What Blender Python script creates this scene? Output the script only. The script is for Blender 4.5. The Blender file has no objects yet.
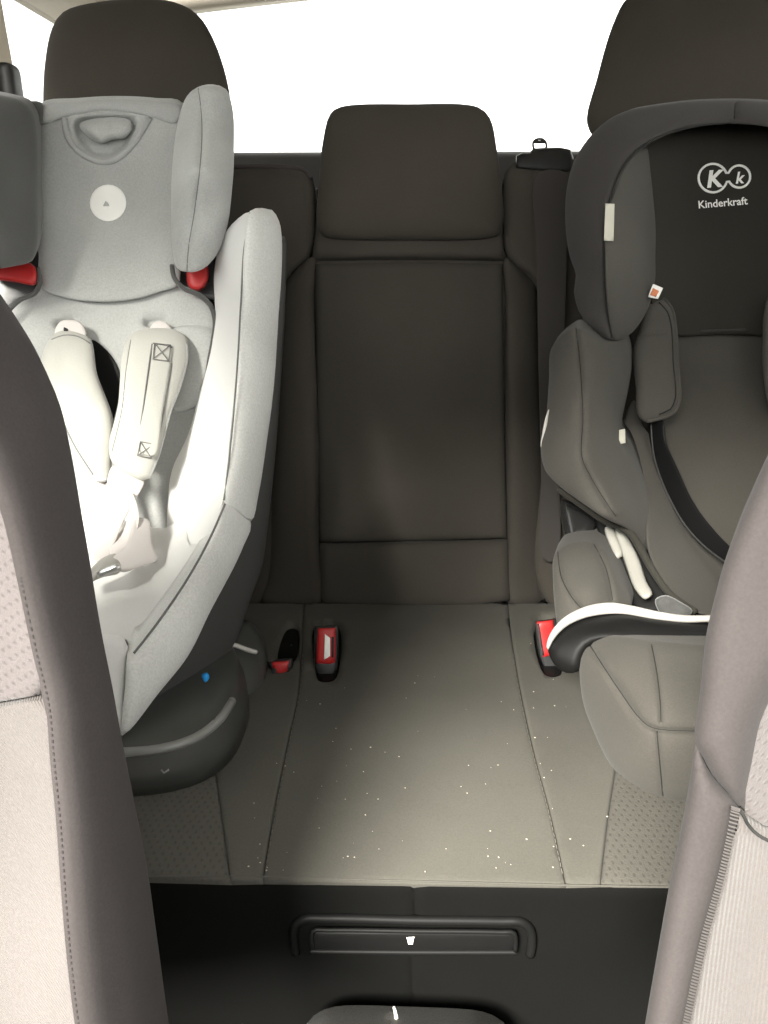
import bpy, bmesh, math, random
import numpy as np
from mathutils import Vector, Matrix, noise
from mathutils.geometry import delaunay_2d_cdt

random.seed(4)
SC = bpy.context.scene
COL = SC.collection

# ------------------------------------------------------------------ camera
W_, H_ = 768, 1024
FPX = 760.0
CAM = np.array((0.0, 0.0, 0.83))
PITCH = math.radians(-20.0)
YAW = math.radians(2.0)            # turned a little to the left of the car's axis
cam_d = bpy.data.cameras.new('camera')
cam_d.sensor_fit = 'VERTICAL'; cam_d.sensor_height = 36.0
cam_d.lens = 36.0 * FPX / H_
cam_d.clip_start = 0.02
cam = bpy.data.objects.new('camera', cam_d); COL.objects.link(cam)
cam.location = CAM
cam.rotation_euler = (math.pi / 2 + PITCH, 0, YAW)
SC.camera = cam
_M = np.array(cam.rotation_euler.to_matrix())
RT, UP, FW = _M[:, 0], _M[:, 1], -_M[:, 2]

# ------------------------------------------------------------------ light
world = bpy.data.worlds.new('world'); SC.world = world
world.use_nodes = True
wb = world.node_tree.nodes['Background']
wb.inputs['Color'].default_value = (1.0, 0.985, 0.96, 1)
wb.inputs['Strength'].default_value = 1.0
sun_d = bpy.data.lights.new('sun', 'SUN'); sun_d.energy = 4.3; sun_d.angle = math.radians(22)
sun_d.color = (1.0, 0.95, 0.88)
sun = bpy.data.objects.new('sun', sun_d); COL.objects.link(sun)
SUN_FROM = Vector((-0.35, -0.71, 0.56))          # through the windscreen and the front left window
sun.rotation_euler = SUN_FROM.to_track_quat('Z', 'Y').to_euler()
vs = SC.view_settings
vs.view_transform = 'Standard'; vs.look = 'None'; vs.gamma = 1.0; vs.use_curve_mapping = False
vs.exposure = 2.4

# ------------------------------------------------------------------ materials
MATS = {}
def _new(name):
    m = bpy.data.materials.new(name); m.use_nodes = True
    nt = m.node_tree
    return m, nt, nt.nodes['Principled BSDF']

def fabric(name, col, rough=0.95, sheen=0.3, grain=650, var=0.20, bump=0.12, blotch=7.0, kind=None):
    m, nt, b = _new(name)
    L = nt.links.new
    tc = nt.nodes.new('ShaderNodeTexCoord')
    n1 = nt.nodes.new('ShaderNodeTexNoise'); n1.inputs['Scale'].default_value = grain; n1.inputs['Detail'].default_value = 4; n1.inputs['Roughness'].default_value = 0.7
    n2 = nt.nodes.new('ShaderNodeTexNoise'); n2.inputs['Scale'].default_value = blotch; n2.inputs['Detail'].default_value = 4
    L(tc.outputs['Object'], n1.inputs['Vector']); L(tc.outputs['Object'], n2.inputs['Vector'])
    add = nt.nodes.new('ShaderNodeMath'); add.operation = 'ADD'
    L(n1.outputs['Fac'], add.inputs[0]); L(n2.outputs['Fac'], add.inputs[1])
    mr = nt.nodes.new('ShaderNodeMapRange')
    mr.inputs['From Min'].default_value = 0.6; mr.inputs['From Max'].default_value = 1.4
    mr.inputs['To Min'].default_value = 1 - var; mr.inputs['To Max'].default_value = 1 + var
    L(add.outputs[0], mr.inputs['Value'])
    mul = nt.nodes.new('ShaderNodeVectorMath'); mul.operation = 'SCALE'
    mul.inputs[0].default_value = col; L(mr.outputs['Result'], mul.inputs['Scale'])
    L(mul.outputs['Vector'], b.inputs['Base Color'])
    height = n1.outputs['Fac']
    if kind in ('dots', 'hatch', 'rib', 'dash'):
        sep = nt.nodes.new('ShaderNodeSeparateXYZ'); L(tc.outputs['Object'], sep.inputs[0])
        def wave(src, k, ph=0.0):
            a = nt.nodes.new('ShaderNodeMath'); a.operation = 'MULTIPLY_ADD'
            L(src, a.inputs[0]); a.inputs[1].default_value = k; a.inputs[2].default_value = ph
            s = nt.nodes.new('ShaderNodeMath'); s.operation = 'SINE'; L(a.outputs[0], s.inputs[0])
            return s.outputs[0]
        def op(o, a, c):
            q = nt.nodes.new('ShaderNodeMath'); q.operation = o
            L(a, q.inputs[0])
            if isinstance(c, float): q.inputs[1].default_value = c
            else: L(c, q.inputs[1])
            return q.outputs[0]
        if kind == 'dots':
            wv = op('MULTIPLY', wave(sep.outputs['X'], 900), wave(sep.outputs['Y'], 640))
            wv = op('MAXIMUM', wv, 0.35); pit = wv
        elif kind == 'dash':
            wv = op('MULTIPLY', wave(sep.outputs['X'], 800), wave(sep.outputs['Z'], 1100))
            wv = op('MAXIMUM', wv, 0.3); pit = wv
        elif kind == 'rib':
            wv = wave(sep.outputs['X'], 2600)
        else:
            d = op('ADD', sep.outputs['X'], sep.outputs['Z'])
            wv = wave(d, 2600)
        wv = op('MULTIPLY', wv, -1.2 if kind in ('dots', 'dash') else 0.6)
        height = op('ADD', wv, height)
    if kind in ('dots', 'dash'):
        pm = nt.nodes.new('ShaderNodeMapRange'); pm.inputs['From Min'].default_value = 0.3; pm.inputs['From Max'].default_value = 1.0
        pm.inputs['To Min'].default_value = 1.0; pm.inputs['To Max'].default_value = 0.74
        L(pit, pm.inputs['Value'])
        m2 = nt.nodes.new('ShaderNodeMath'); m2.operation = 'MULTIPLY'; L(mr.outputs['Result'], m2.inputs[0]); L(pm.outputs['Result'], m2.inputs[1])
        L(m2.outputs[0], mul.inputs['Scale'])
    bp = nt.nodes.new('ShaderNodeBump'); bp.inputs['Strength'].default_value = bump if kind is None else max(bump, 0.35)
    bp.inputs['Distance'].default_value = 0.0012 if kind is None else 0.002
    L(height, bp.inputs['Height']); L(bp.outputs['Normal'], b.inputs['Normal'])
    b.inputs['Roughness'].default_value = rough
    b.inputs['Specular IOR Level'].default_value = 0.03 if max(col) < 0.02 and rough > 0.9 else 0.10
    b.inputs['Sheen Weight'].default_value = sheen
    b.inputs['Sheen Roughness'].default_value = 0.45
    MATS[name] = m
    return m

def plain(name, col, rough=0.5, metal=0.0, spec=0.4, var=0.06, scale=60):
    m, nt, b = _new(name)
    L = nt.links.new
    tc = nt.nodes.new('ShaderNodeTexCoord')
    n = nt.nodes.new('ShaderNodeTexNoise'); n.inputs['Scale'].default_value = scale; n.inputs['Detail'].default_value = 5
    L(tc.outputs['Object'], n.inputs['Vector'])
    mr = nt.nodes.new('ShaderNodeMapRange'); mr.inputs['To Min'].default_value = 1 - var; mr.inputs['To Max'].default_value = 1 + var
    L(n.outputs['Fac'], mr.inputs['Value'])
    mul = nt.nodes.new('ShaderNodeVectorMath'); mul.operation = 'SCALE'; mul.inputs[0].default_value = col
    L(mr.outputs['Result'], mul.inputs['Scale']); L(mul.outputs['Vector'], b.inputs['Base Color'])
    mr2 = nt.nodes.new('ShaderNodeMapRange')
    mr2.inputs['To Min'].default_value = max(0.02, rough - 0.08); mr2.inputs['To Max'].default_value = rough + 0.08
    L(n.outputs['Fac'], mr2.inputs['Value']); L(mr2.outputs['Result'], b.inputs['Roughness'])
    b.inputs['Metallic'].default_value = metal
    b.inputs['Specular IOR Level'].default_value = spec
    MATS[name] = m
    return m

def glass_mat(key, tint):
    m = bpy.data.materials.new('window_' + key); m.use_nodes = True
    nt = m.node_tree; nt.nodes.clear()
    out = nt.nodes.new('ShaderNodeOutputMaterial')
    tr = nt.nodes.new('ShaderNodeBsdfTransparent'); tr.inputs['Color'].default_value = (tint, tint * 1.01, tint, 1)
    gl = nt.nodes.new('ShaderNodeBsdfGlossy'); gl.inputs['Roughness'].default_value = 0.02
    mx = nt.nodes.new('ShaderNodeMixShader'); mx.inputs[0].default_value = 0.05
    nt.links.new(tr.outputs[0], mx.inputs[1]); nt.links.new(gl.outputs[0], mx.inputs[2])
    nt.links.new(mx.outputs[0], out.inputs[0])
    MATS[key] = m
glass_mat('glass', 0.96)
glass_mat('tinted_glass', 0.72)  # tint added to cut the sky light through the rear side panes

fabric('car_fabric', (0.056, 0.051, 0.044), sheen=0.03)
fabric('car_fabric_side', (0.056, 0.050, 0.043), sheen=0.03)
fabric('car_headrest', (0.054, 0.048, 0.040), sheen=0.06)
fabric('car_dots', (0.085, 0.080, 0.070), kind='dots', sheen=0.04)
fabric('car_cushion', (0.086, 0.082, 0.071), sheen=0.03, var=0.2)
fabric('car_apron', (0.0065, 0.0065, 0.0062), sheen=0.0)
fabric('front_bolster', (0.058, 0.051, 0.0505), sheen=0.04)
fabric('front_insert', (0.125, 0.112, 0.107), sheen=0.2, kind='hatch')
fabric('front_rib', (0.125, 0.112, 0.107), sheen=0.2, kind='rib')
fabric('front_dash', (0.125, 0.110, 0.109), sheen=0.2, kind='dash')
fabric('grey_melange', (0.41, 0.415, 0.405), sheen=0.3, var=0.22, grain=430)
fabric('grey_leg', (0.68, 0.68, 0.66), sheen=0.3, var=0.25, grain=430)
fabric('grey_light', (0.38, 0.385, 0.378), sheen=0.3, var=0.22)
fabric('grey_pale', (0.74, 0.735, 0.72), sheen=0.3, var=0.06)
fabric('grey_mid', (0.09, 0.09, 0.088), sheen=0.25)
fabric('pad_pale', (0.40, 0.395, 0.365), sheen=0.3, var=0.10)
fabric('webbing_white', (0.55, 0.515, 0.50), sheen=0.1, grain=2500, var=0.04)
fabric('charcoal', (0.078, 0.073, 0.065), sheen=0.08)
fabric('charcoal_dark', (0.036, 0.034, 0.029), sheen=0.05)
fabric('charcoal_rim', (0.056, 0.052, 0.050), sheen=0.08)
fabric('charcoal_panel', (0.078, 0.073, 0.064), sheen=0.05)
fabric('webbing_black', (0.009, 0.009, 0.0095), rough=0.42, sheen=0.0, grain=2500, var=0.04)
fabric('webbing_car', (0.050, 0.045, 0.042), rough=0.7, sheen=0.05, grain=2500, var=0.04)
fabric('carpet', (0.22, 0.21, 0.19), grain=700, bump=0.6, var=0.3)
fabric('headliner', (0.46, 0.42, 0.35), grain=900)
plain('black_plastic', (0.030, 0.030, 0.031), rough=0.33, spec=0.5)
plain('black_satin', (0.014, 0.014, 0.014), rough=0.55)
plain('shell_plastic', (0.045, 0.044, 0.043), rough=0.5)
plain('red_plastic', (0.42, 0.018, 0.018), rough=0.42)
plain('base_plastic', (0.055, 0.056, 0.053), rough=0.34, spec=0.55, var=0.15)
plain('black_gloss', (0.020, 0.020, 0.020), rough=0.16, spec=0.6)
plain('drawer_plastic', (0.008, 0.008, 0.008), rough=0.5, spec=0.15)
plain('insert_plastic', (0.34, 0.33, 0.30), rough=0.4)
plain('glint_and_mark', (0.20, 0.20, 0.19), rough=0.3, spec=0.6)  # paler than the base for the painted rim highlight; also the base mark
plain('thread_mauve', (0.045, 0.040, 0.039), rough=0.9)
plain('white_plastic', (0.50, 0.48, 0.45), rough=0.4, var=0.02)
plain('white_print', (0.92, 0.91, 0.88), rough=0.7, var=0.02)
plain('ivory_label', (0.55, 0.53, 0.45), rough=0.6)
plain('orange_print', (0.65, 0.22, 0.10), rough=0.6)
plain('blue_plastic', (0.02, 0.30, 0.75), rough=0.4)
plain('steel', (0.55, 0.55, 0.54), rough=0.3, metal=0.9)
plain('dark_trim', (0.030, 0.028, 0.026), rough=0.6)
plain('pillar_trim', (0.42, 0.36, 0.27), rough=0.7)
plain('thread', (0.15, 0.14, 0.12), rough=0.9)
plain('thread_light', (0.17, 0.155, 0.148), rough=0.9)
plain('thread_dark', (0.018, 0.018, 0.017), rough=0.9)
plain('grey_thread', (0.16, 0.16, 0.155), rough=0.9)
plain('crumb', (0.55, 0.48, 0.38), rough=0.9)
plain('asphalt', (0.20, 0.20, 0.19), rough=0.9, var=0.3, scale=20)

# ------------------------------------------------------------------ objects
def thing(name, label, cat, loc, group=None):
    o = bpy.data.objects.new(name, None); COL.objects.link(o)
    o.empty_display_size = 0.05
    o.location = loc
    o['label'] = label; o['category'] = cat
    if group: o['group'] = group
    return o

def wloc(o):
    v = Vector(o.location)
    while o.parent:
        o = o.parent; v += Vector(o.location)
    return v

def link_mesh(name, verts, faces, mat, parent=None, smooth=True, label=None):
    verts = np.asarray(verts, float)
    c = verts.mean(axis=0)
    me = bpy.data.meshes.new(name)
    me.from_pydata((verts - c).tolist(), [], faces)
    me.update()
    bm = bmesh.new(); bm.from_mesh(me)
    bmesh.ops.recalc_face_normals(bm, faces=bm.faces)
    bm.to_mesh(me); bm.free()
    if smooth:
        for p in me.polygons: p.use_smooth = True
    me.materials.append(MATS[mat])
    o = bpy.data.objects.new(name, me); COL.objects.link(o)
    if parent is not None:
        o.parent = parent
        o.location = Vector(c) - wloc(parent)
    else:
        o.location = c
    if label: o['label'] = label
    return o

def struct(o, kind='structure'):
    o['kind'] = kind
    return o

# ------------------------------------------------------------------ pixels to points
def rays(px, py):
    px = np.asarray(px, float); py = np.asarray(py, float)
    return (FW[None] + ((px - W_ / 2) / FPX)[:, None] * RT[None] - ((py - H_ / 2) / FPX)[:, None] * UP[None])

def pts(px, py, d):
    return CAM[None] + rays(px, py) * np.asarray(d, float)[:, None]

def P(px, py, d):
    return pts([px], [py], [d])[0]

class Depth:
    """smooth depth surface through (px, py, depth) control points"""
    def __init__(self, cps):
        c = np.array(cps, float); self.c = c
        n = len(c)
        xy = c[:, :2] / 100.0
        self.xy = xy
        if n == 1:
            self.mode = 'c'; return
        if n < 4:
            A = np.c_[np.ones(n), xy]
            self.w = np.linalg.lstsq(A, c[:, 2], rcond=None)[0]; self.mode = 'p'; return
        self.mode = 'r'
        r = np.linalg.norm(xy[:, None] - xy[None], axis=2)
        K = np.where(r > 0, r * r * np.log(np.maximum(r, 1e-9)), 0) + 1e-4 * np.eye(n)
        Pm = np.c_[np.ones(n), xy]
        A = np.zeros((n + 3, n + 3)); A[:n, :n] = K; A[:n, n:] = Pm; A[n:, :n] = Pm.T
        self.w = np.linalg.lstsq(A, np.r_[c[:, 2], 0, 0, 0], rcond=None)[0]
    def __call__(self, px, py):
        xy = np.c_[px, py] / 100.0
        if self.mode == 'c': return np.full(len(xy), self.c[0, 2])
        A = np.c_[np.ones(len(xy)), xy]
        if self.mode == 'p': return A @ self.w
        r = np.linalg.norm(xy[:, None] - self.xy[None], axis=2)
        K = np.where(r > 0, r * r * np.log(np.maximum(r, 1e-9)), 0)
        return K @ self.w[:-3] + A @ self.w[-3:]

class Plane:
    def __init__(self, p, n): self.p = np.array(p, float); self.n = np.array(n, float)
    def __call__(self, px, py):
        r = rays(px, py)
        return ((self.p - CAM) @ self.n) / (r @ self.n)

# rear bench: height over y
BY0, BY1 = 0.445, 0.98
def bench_z(y):
    y = np.asarray(y, float)
    base = 0.340 + (BY1 - y) * 0.125
    t = np.clip((0.66 - y) / (0.66 - BY0), 0, 1.2)
    return base - 0.034 * t ** 2.2
class Bench:
    def __init__(self, lift=0.0): self.l = lift
    def __call__(self, px, py):
        r = rays(px, py)
        lo = np.full(len(r), 0.2); hi = np.full(len(r), 2.0)
        for _ in range(40):
            m = (lo + hi) / 2
            q = CAM[None] + r * m[:, None]
            above = q[:, 2] > bench_z(q[:, 1]) + self.l
            lo = np.where(above, m, lo); hi = np.where(above, hi, m)
        return (lo + hi) / 2

BT = math.radians(20.0)
BACK_N = np.array((0, -math.cos(BT), math.sin(BT)))
def backplane(off=0.0):
    return Plane(np.array((0, 0.98, 0.34)) + BACK_N * off, BACK_N)

def depthfn(D):
    if callable(D): return D
    if isinstance(D, (int, float)): return Depth([(0, 0, D)])
    return Depth(D)

# ------------------------------------------------------------------ padded shapes
def catmull(p, closed, sp):
    p = np.array(p, float); n = len(p); out = []
    rng = range(n) if closed else range(n - 1)
    for i in rng:
        if closed: a, b, c, d = p[(i - 1) % n], p[i], p[(i + 1) % n], p[(i + 2) % n]
        else: a, b, c, d = p[max(i - 1, 0)], p[i], p[i + 1], p[min(i + 2, n - 1)]
        L = np.linalg.norm(c - b)
        if L < 1e-6: continue
        # centripetal
        t0 = 0; e = 0.5
        t1 = t0 + max(np.linalg.norm(b - a) ** e, 1e-3); t2 = t1 + max(L ** e, 1e-3); t3 = t2 + max(np.linalg.norm(d - c) ** e, 1e-3)
        k = max(1, int(round(L / sp)))
        for j in range(k):
            t = t1 + (t2 - t1) * j / k
            A1 = (t1 - t) / (t1 - t0) * a + (t - t0) / (t1 - t0) * b if t1 > t0 + 2e-3 else b
            A2 = (t2 - t) / (t2 - t1) * b + (t - t1) / (t2 - t1) * c
            A3 = (t3 - t) / (t3 - t2) * c + (t - t2) / (t3 - t2) * d if t3 > t2 + 2e-3 else c
            B1 = (t2 - t) / (t2 - t0) * A1 + (t - t0) / (t2 - t0) * A2
            B2 = (t3 - t) / (t3 - t1) * A2 + (t - t1) / (t3 - t1) * A3
            out.append((t2 - t) / (t2 - t1) * B1 + (t - t1) / (t2 - t1) * B2)
    if not closed: out.append(p[-1])
    return np.array(out)

def linear(p, closed, sp):
    p = np.array(p, float); n = len(p); out = []
    for i in (range(n) if closed else range(n - 1)):
        b, c = p[i], p[(i + 1) % n]
        k = max(1, int(round(np.linalg.norm(c - b) / sp)))
        for j in range(k): out.append(b + (c - b) * j / k)
    if not closed: out.append(p[-1])
    return np.array(out)

def dist_poly(q, poly, closed):
    a = poly if closed else poly[:-1]
    b = np.roll(poly, -1, axis=0) if closed else poly[1:]
    ab = b - a; L2 = np.maximum((ab ** 2).sum(1), 1e-12)
    best = np.full(len(q), 1e9)
    for s in range(0, len(q), 2000):
        qq = q[s:s + 2000]
        t = np.clip(((qq[:, None] - a[None]) * ab[None]).sum(2) / L2[None], 0, 1)
        d = np.linalg.norm(qq[:, None] - (a[None] + t[..., None] * ab[None]), axis=2)
        best[s:s + 2000] = d.min(1)
    return best

def inside(q, poly):
    x, y = q[:, 0], q[:, 1]; r = np.zeros(len(q), bool)
    n = len(poly)
    for i in range(n):
        x1, y1 = poly[i]; x2, y2 = poly[(i + 1) % n]
        if y1 == y2: continue
        c = ((y1 > y) != (y2 > y)) & (x < (x2 - x1) * (y - y1) / (y2 - y1) + x1)
        r ^= c
    return r

def cushion(name, outline, D, mat, parent=None, h=0.015, r=14, t=0.05, taper=0.92, ex=None, seams=(), dents=(),
            sp=8, sharp=False, bulge=0.25, wr=0.0, wrs=40.0, label=None, n=None, back=True, prof=2.0, swell=0.1, seam_mat=None, seam_r=0.0006):
    """a padded piece: outline (pixels) laid on depth surface D, domed toward the viewer side, with a body of depth t behind"""
    D = depthfn(D)
    ol = (linear if sharp else catmull)(outline, True, sp)
    area = 0.5 * np.sum(ol[:, 0] * np.roll(ol[:, 1], -1) - np.roll(ol[:, 0], -1) * ol[:, 1])
    if area < 0: ol = ol[::-1]
    cen = ol.mean(0)
    # candidate inner points
    tan = np.roll(ol, -1, 0) - np.roll(ol, 1, 0)
    tan /= np.maximum(np.linalg.norm(tan, axis=1), 1e-9)[:, None]
    inn = np.c_[-tan[:, 1], tan[:, 0]]
    cand = []
    for f in (0.06, 0.2, 0.42, 0.72, 1.0):
        q = ol + inn * r * f
        dd = dist_poly(q, ol, True)
        keep = inside(q, ol) & (dd > r * f * 0.93)
        cand.append(q[keep])
    mn, mx = ol.min(0), ol.max(0)
    gx = np.arange(mn[0], mx[0], sp); gy = np.arange(mn[1], mx[1], sp * 0.866)
    G = np.array([(x + (sp / 2 if j % 2 else 0), y) for j, y in enumerate(gy) for x in gx]) if len(gx) and len(gy) else np.zeros((0, 2))
    SM = []
    for s in seams:
        line, gd, gw = s[0], s[1], s[2]
        pl = catmull(line, False, max(3, sp * 0.5)); SM.append((pl, gd, gw))
    DN = []
    for poly, dd in dents:
        DN.append((catmull(poly, True, 3), dd))
    if len(G):
        k = inside(G, ol) & (dist_poly(G, ol, True) > r * 1.0 + sp * 0.35)
        for pl, gd, gw in SM: k &= dist_poly(G, pl, False) > gw * 1.9
        for pl, dd in DN: k &= dist_poly(G, pl, True) > 3.0
        cand.append(G[k])
    for pl, gd, gw in SM:
        tn = np.gradient(pl, axis=0); tn /= np.maximum(np.linalg.norm(tn, axis=1), 1e-9)[:, None]
        nn = np.c_[-tn[:, 1], tn[:, 0]]
        for o in (0, -0.6, 0.6, -1.4, 1.4):
            q = pl + nn * gw * o
            k = inside(q, ol) & (dist_poly(q, ol, True) > 1.0)
            cand.append(q[k])
    for pl, dd in DN:
        tn = np.roll(pl, -1, 0) - np.roll(pl, 1, 0); tn /= np.maximum(np.linalg.norm(tn, axis=1), 1e-9)[:, None]
        nn = np.c_[-tn[:, 1], tn[:, 0]]
        for o in (-1.0, 1.0): cand.append(pl + nn * o)
    C = np.vstack(cand) if cand else np.zeros((0, 2))
    # thin out near-duplicates
    seen = set(); keep = []
    for i, (x, y) in enumerate(C):
        kx = (int(x / 1.3), int(y / 1.3))
        if kx in seen: continue
        seen.add(kx); keep.append(i)
    C = C[keep]
    allp = np.vstack([ol, C])
    res = delaunay_2d_cdt([Vector(p) for p in allp], [], [list(range(len(ol)))], 1, 1e-4)
    V = np.array([tuple(v) for v in res[0]]); F = [list(f) for f in res[2]]
    dist = dist_poly(V, ol, True)
    def height(Q):
        dq = dist_poly(Q, ol, True)
        tt = np.clip(dq / r, 0, 1)
        hh = h * (1 - bulge) * (1 - (1 - tt) ** prof) ** (1 / prof)
        dm = max(dist.max(), 1e-6)
        hh = hh + h * bulge * np.sin(np.clip(dq / dm, 0, 1) * math.pi / 2)
        for pl, gd, gw in SM:
            hh = hh - gd * np.exp(-(dist_poly(Q, pl, False) / gw) ** 2)
        for pl, dd in DN:
            hh = hh - dd * inside(Q, pl)
        if wr:
            hh = hh + wr * np.array([noise.noise((x / wrs, y / wrs, 1.7)) + 0.5 * noise.noise((x / wrs * 2.3, y / wrs * 2.3, 5.1)) for x, y in Q]) * np.clip(dq / r, 0, 1)
        return hh
    nv = n
    rc = rays([cen[0]], [cen[1]])[0]
    if nv is None: nv = -rc / np.linalg.norm(rc)
    nv = np.array(nv, float); nv /= np.linalg.norm(nv)
    base = pts(V[:, 0], V[:, 1], D(V[:, 0], V[:, 1]))
    front = base + nv[None] * height(V)[:, None]
    verts = list(front); faces = [list(f) for f in F]
    if back:
        if ex is None: ex = rc
        e = np.array(ex, float); e /= np.linalg.norm(e)
        c3 = base.mean(0)
        N = len(V)
        bk = c3 + (base - c3) * taper + e * t
        # boundary edges
        ec = {}
        for f in F:
            for a, b in zip(f, f[1:] + f[:1]):
                ec.setdefault((min(a, b), max(a, b)), []).append((a, b))
        verts = list(front) + list(bk)
        faces += [[i + N for i in reversed(f)] for f in F]
        bvs = sorted({v for k, l in ec.items() if len(l) == 1 for v in k})
        # one swelling ring half way
        mid = {}
        for v in bvs:
            mid[v] = len(verts)
            m = front[v] * 0.55 + bk[v] * 0.45
            out = base[v] - c3; out = out - e * (out @ e)
            ln = np.linalg.norm(out)
            verts.append(m + (out / ln * min(t, 0.02) * swell if ln > 1e-6 else 0))
        for k, l in ec.items():
            if len(l) == 1:
                a, b = l[0]
                faces.append([b, a, mid[a], mid[b]]); faces.append([mid[b], mid[a], a + N, b + N])
    o = link_mesh(name, verts, faces, mat, parent, True, label)
    def surf(Q, lift=0.0):
        Q = np.asarray(Q, float).reshape(-1, 2)
        return pts(Q[:, 0], Q[:, 1], D(Q[:, 0], Q[:, 1])) + nv[None] * (height(Q) + lift)[:, None]
    if seam_mat:
        for pl, gd, gw in SM:
            k = inside(pl, ol) & (dist_poly(pl, ol, True) > 0.8)
            if k.sum() > 3: tube('seam', surf(pl[k], seam_r * 0.4), seam_r, seam_mat, parent, k=5)
    return o, surf

def tube(name, p3, rad, mat, parent=None, closed=False, k=8, flat=1.0, label=None):
    p = np.array(p3, float); n = len(p)
    if closed: tg = np.roll(p, -1, 0) - np.roll(p, 1, 0)
    else: tg = np.gradient(p, axis=0)
    tg /= np.maximum(np.linalg.norm(tg, axis=1), 1e-9)[:, None]
    view = CAM - p; view /= np.linalg.norm(view, axis=1)[:, None]
    s = np.cross(tg, view); s /= np.maximum(np.linalg.norm(s, axis=1), 1e-9)[:, None]
    u = np.cross(s, tg)
    rr = np.broadcast_to(np.asarray(rad, float), (n,))
    V = []; F = []
    for i in range(n):
        for j in range(k):
            a = 2 * math.pi * j / k
            V.append(p[i] + rr[i] * (math.cos(a) * s[i] + flat * math.sin(a) * u[i]))
    for i in range(n if closed else n - 1):
        for j in range(k):
            i2 = (i + 1) % n
            F.append([i * k + j, i * k + (j + 1) % k, i2 * k + (j + 1) % k, i2 * k + j])
    if not closed:
        F.append(list(range(k))); F.append([(n - 1) * k + j for j in range(k)][::-1])
    return link_mesh(name, V, F, mat, parent, True, label)

def seamtube(name, line, surf, rad, mat, parent, lift=0.0, closed=False, **kw):
    pl = catmull(line, closed, 5)
    return tube(name, surf(pl, lift), rad, mat, parent, closed, **kw)

def stitches(name, line, surf, rad, mat, parent, step=7.0, fill=0.6, lift=0.0006):
    """a row of short thread stitches, one part"""
    pl = catmull(line, False, 1.0)
    V = []; F = []
    i = 0
    while i + int(step) < len(pl):
        seg = surf(pl[[i, i + int(step * fill)]], lift)
        d = seg[1] - seg[0]; L = np.linalg.norm(d)
        if L > 1e-6:
            d /= L; v = CAM - seg[0]; v /= np.linalg.norm(v)
            s = np.cross(d, v); s /= np.linalg.norm(s); u = np.cross(s, d)
            b = len(V)
            for q in seg:
                for cx, cy in ((1, -.6), (1, .6), (-1, .6), (-1, -.6)): V.append(q + rad * (cx * s + cy * u))
            F += [[b, b + 1, b + 5, b + 4], [b + 1, b + 2, b + 6, b + 5], [b + 2, b + 3, b + 7, b + 6], [b + 3, b, b + 4, b + 7], [b, b + 3, b + 2, b + 1], [b + 4, b + 5, b + 6, b + 7]]
        i += int(step)
    return link_mesh(name, V, F, mat, parent, False)

def box(name, lo, hi, mat, parent=None, bev=0.0, seg=3, label=None):
    bm = bmesh.new(); bmesh.ops.create_cube(bm, size=1.0)
    lo = np.array(lo, float); hi = np.array(hi, float)
    for v in bm.verts:
        v.co = Vector(((lo + hi) / 2 + np.array(v.co) * (hi - lo)).tolist())
    if bev: bmesh.ops.bevel(bm, geom=bm.edges[:] + bm.verts[:], offset=bev, segments=seg, affect='EDGES', profile=0.5)
    V = [tuple(v.co) for v in bm.verts]; bm.verts.index_update()
    F = [[v.index for v in f.verts] for f in bm.faces]; bm.free()
    return link_mesh(name, V, F, mat, parent, bool(bev), label)

def prism(name, loop, ext, mat, parent=None, smooth=False):
    """closed world-space loop pushed along ext"""
    loop = np.array(loop, float); n = len(loop); ext = np.array(ext, float)
    V = list(loop) + list(loop + ext)
    F = [list(range(n)), [n + i for i in reversed(range(n))]]
    for i in range(n): F.append([i, (i + 1) % n, n + (i + 1) % n, n + i])
    return link_mesh(name, V, F, mat, parent, smooth)

def text_on(name, body, px, py, size, surf, mat, parent, ang=0.0, shear=0.0, lift=0.0008, bold=0.0, mirror=False, thick=0.0008):
    cu = bpy.data.curves.new(name + '_curve', 'FONT'); cu.body = body; cu.align_x = 'CENTER'; cu.size = 1.0
    cu.offset = bold; cu.shear = shear; cu.resolution_u = 4
    ob = bpy.data.objects.new(name + '_tmp', cu)
    me = bpy.data.meshes.new_from_object(ob)
    v2 = np.array([(v.co.x, v.co.y) for v in me.vertices]); F = [list(p.vertices) for p in me.polygons]
    bpy.data.objects.remove(ob); bpy.data.curves.remove(cu); bpy.data.meshes.remove(me)
    if mirror: v2[:, 0] *= -1
    c, s = math.cos(ang), math.sin(ang)
    X = px + size * (v2[:, 0] * c - v2[:, 1] * s * -1 * -1)
    Y = py - size * (v2[:, 0] * s + v2[:, 1] * c)
    top = surf(np.c_[X, Y], lift + thick)
    return link_mesh(name, top, F, mat, parent, False)

# ================================================================== the car shell
g = box('ground', (-30, -30, -0.42), (30, 30, -0.40), 'asphalt'); struct(g)
struct(box('floor', (-0.74, -1.1, -0.03), (0.74, 1.95, 0.0), 'carpet'))
# carpeted hump on the centre line
hump = []
for x in np.linspace(-0.098, 0.098, 25):
    hump.append((x, -0.6, 0.272 * (1 - abs(x / 0.098) ** 6) ** 0.25 + 0.0))
struct(prism('trim_1', [(p[0] * 1.0 + 0.004, p[1], p[2]) for p in hump], (0, 1.02, 0.0), 'carpet', smooth=True))

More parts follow.
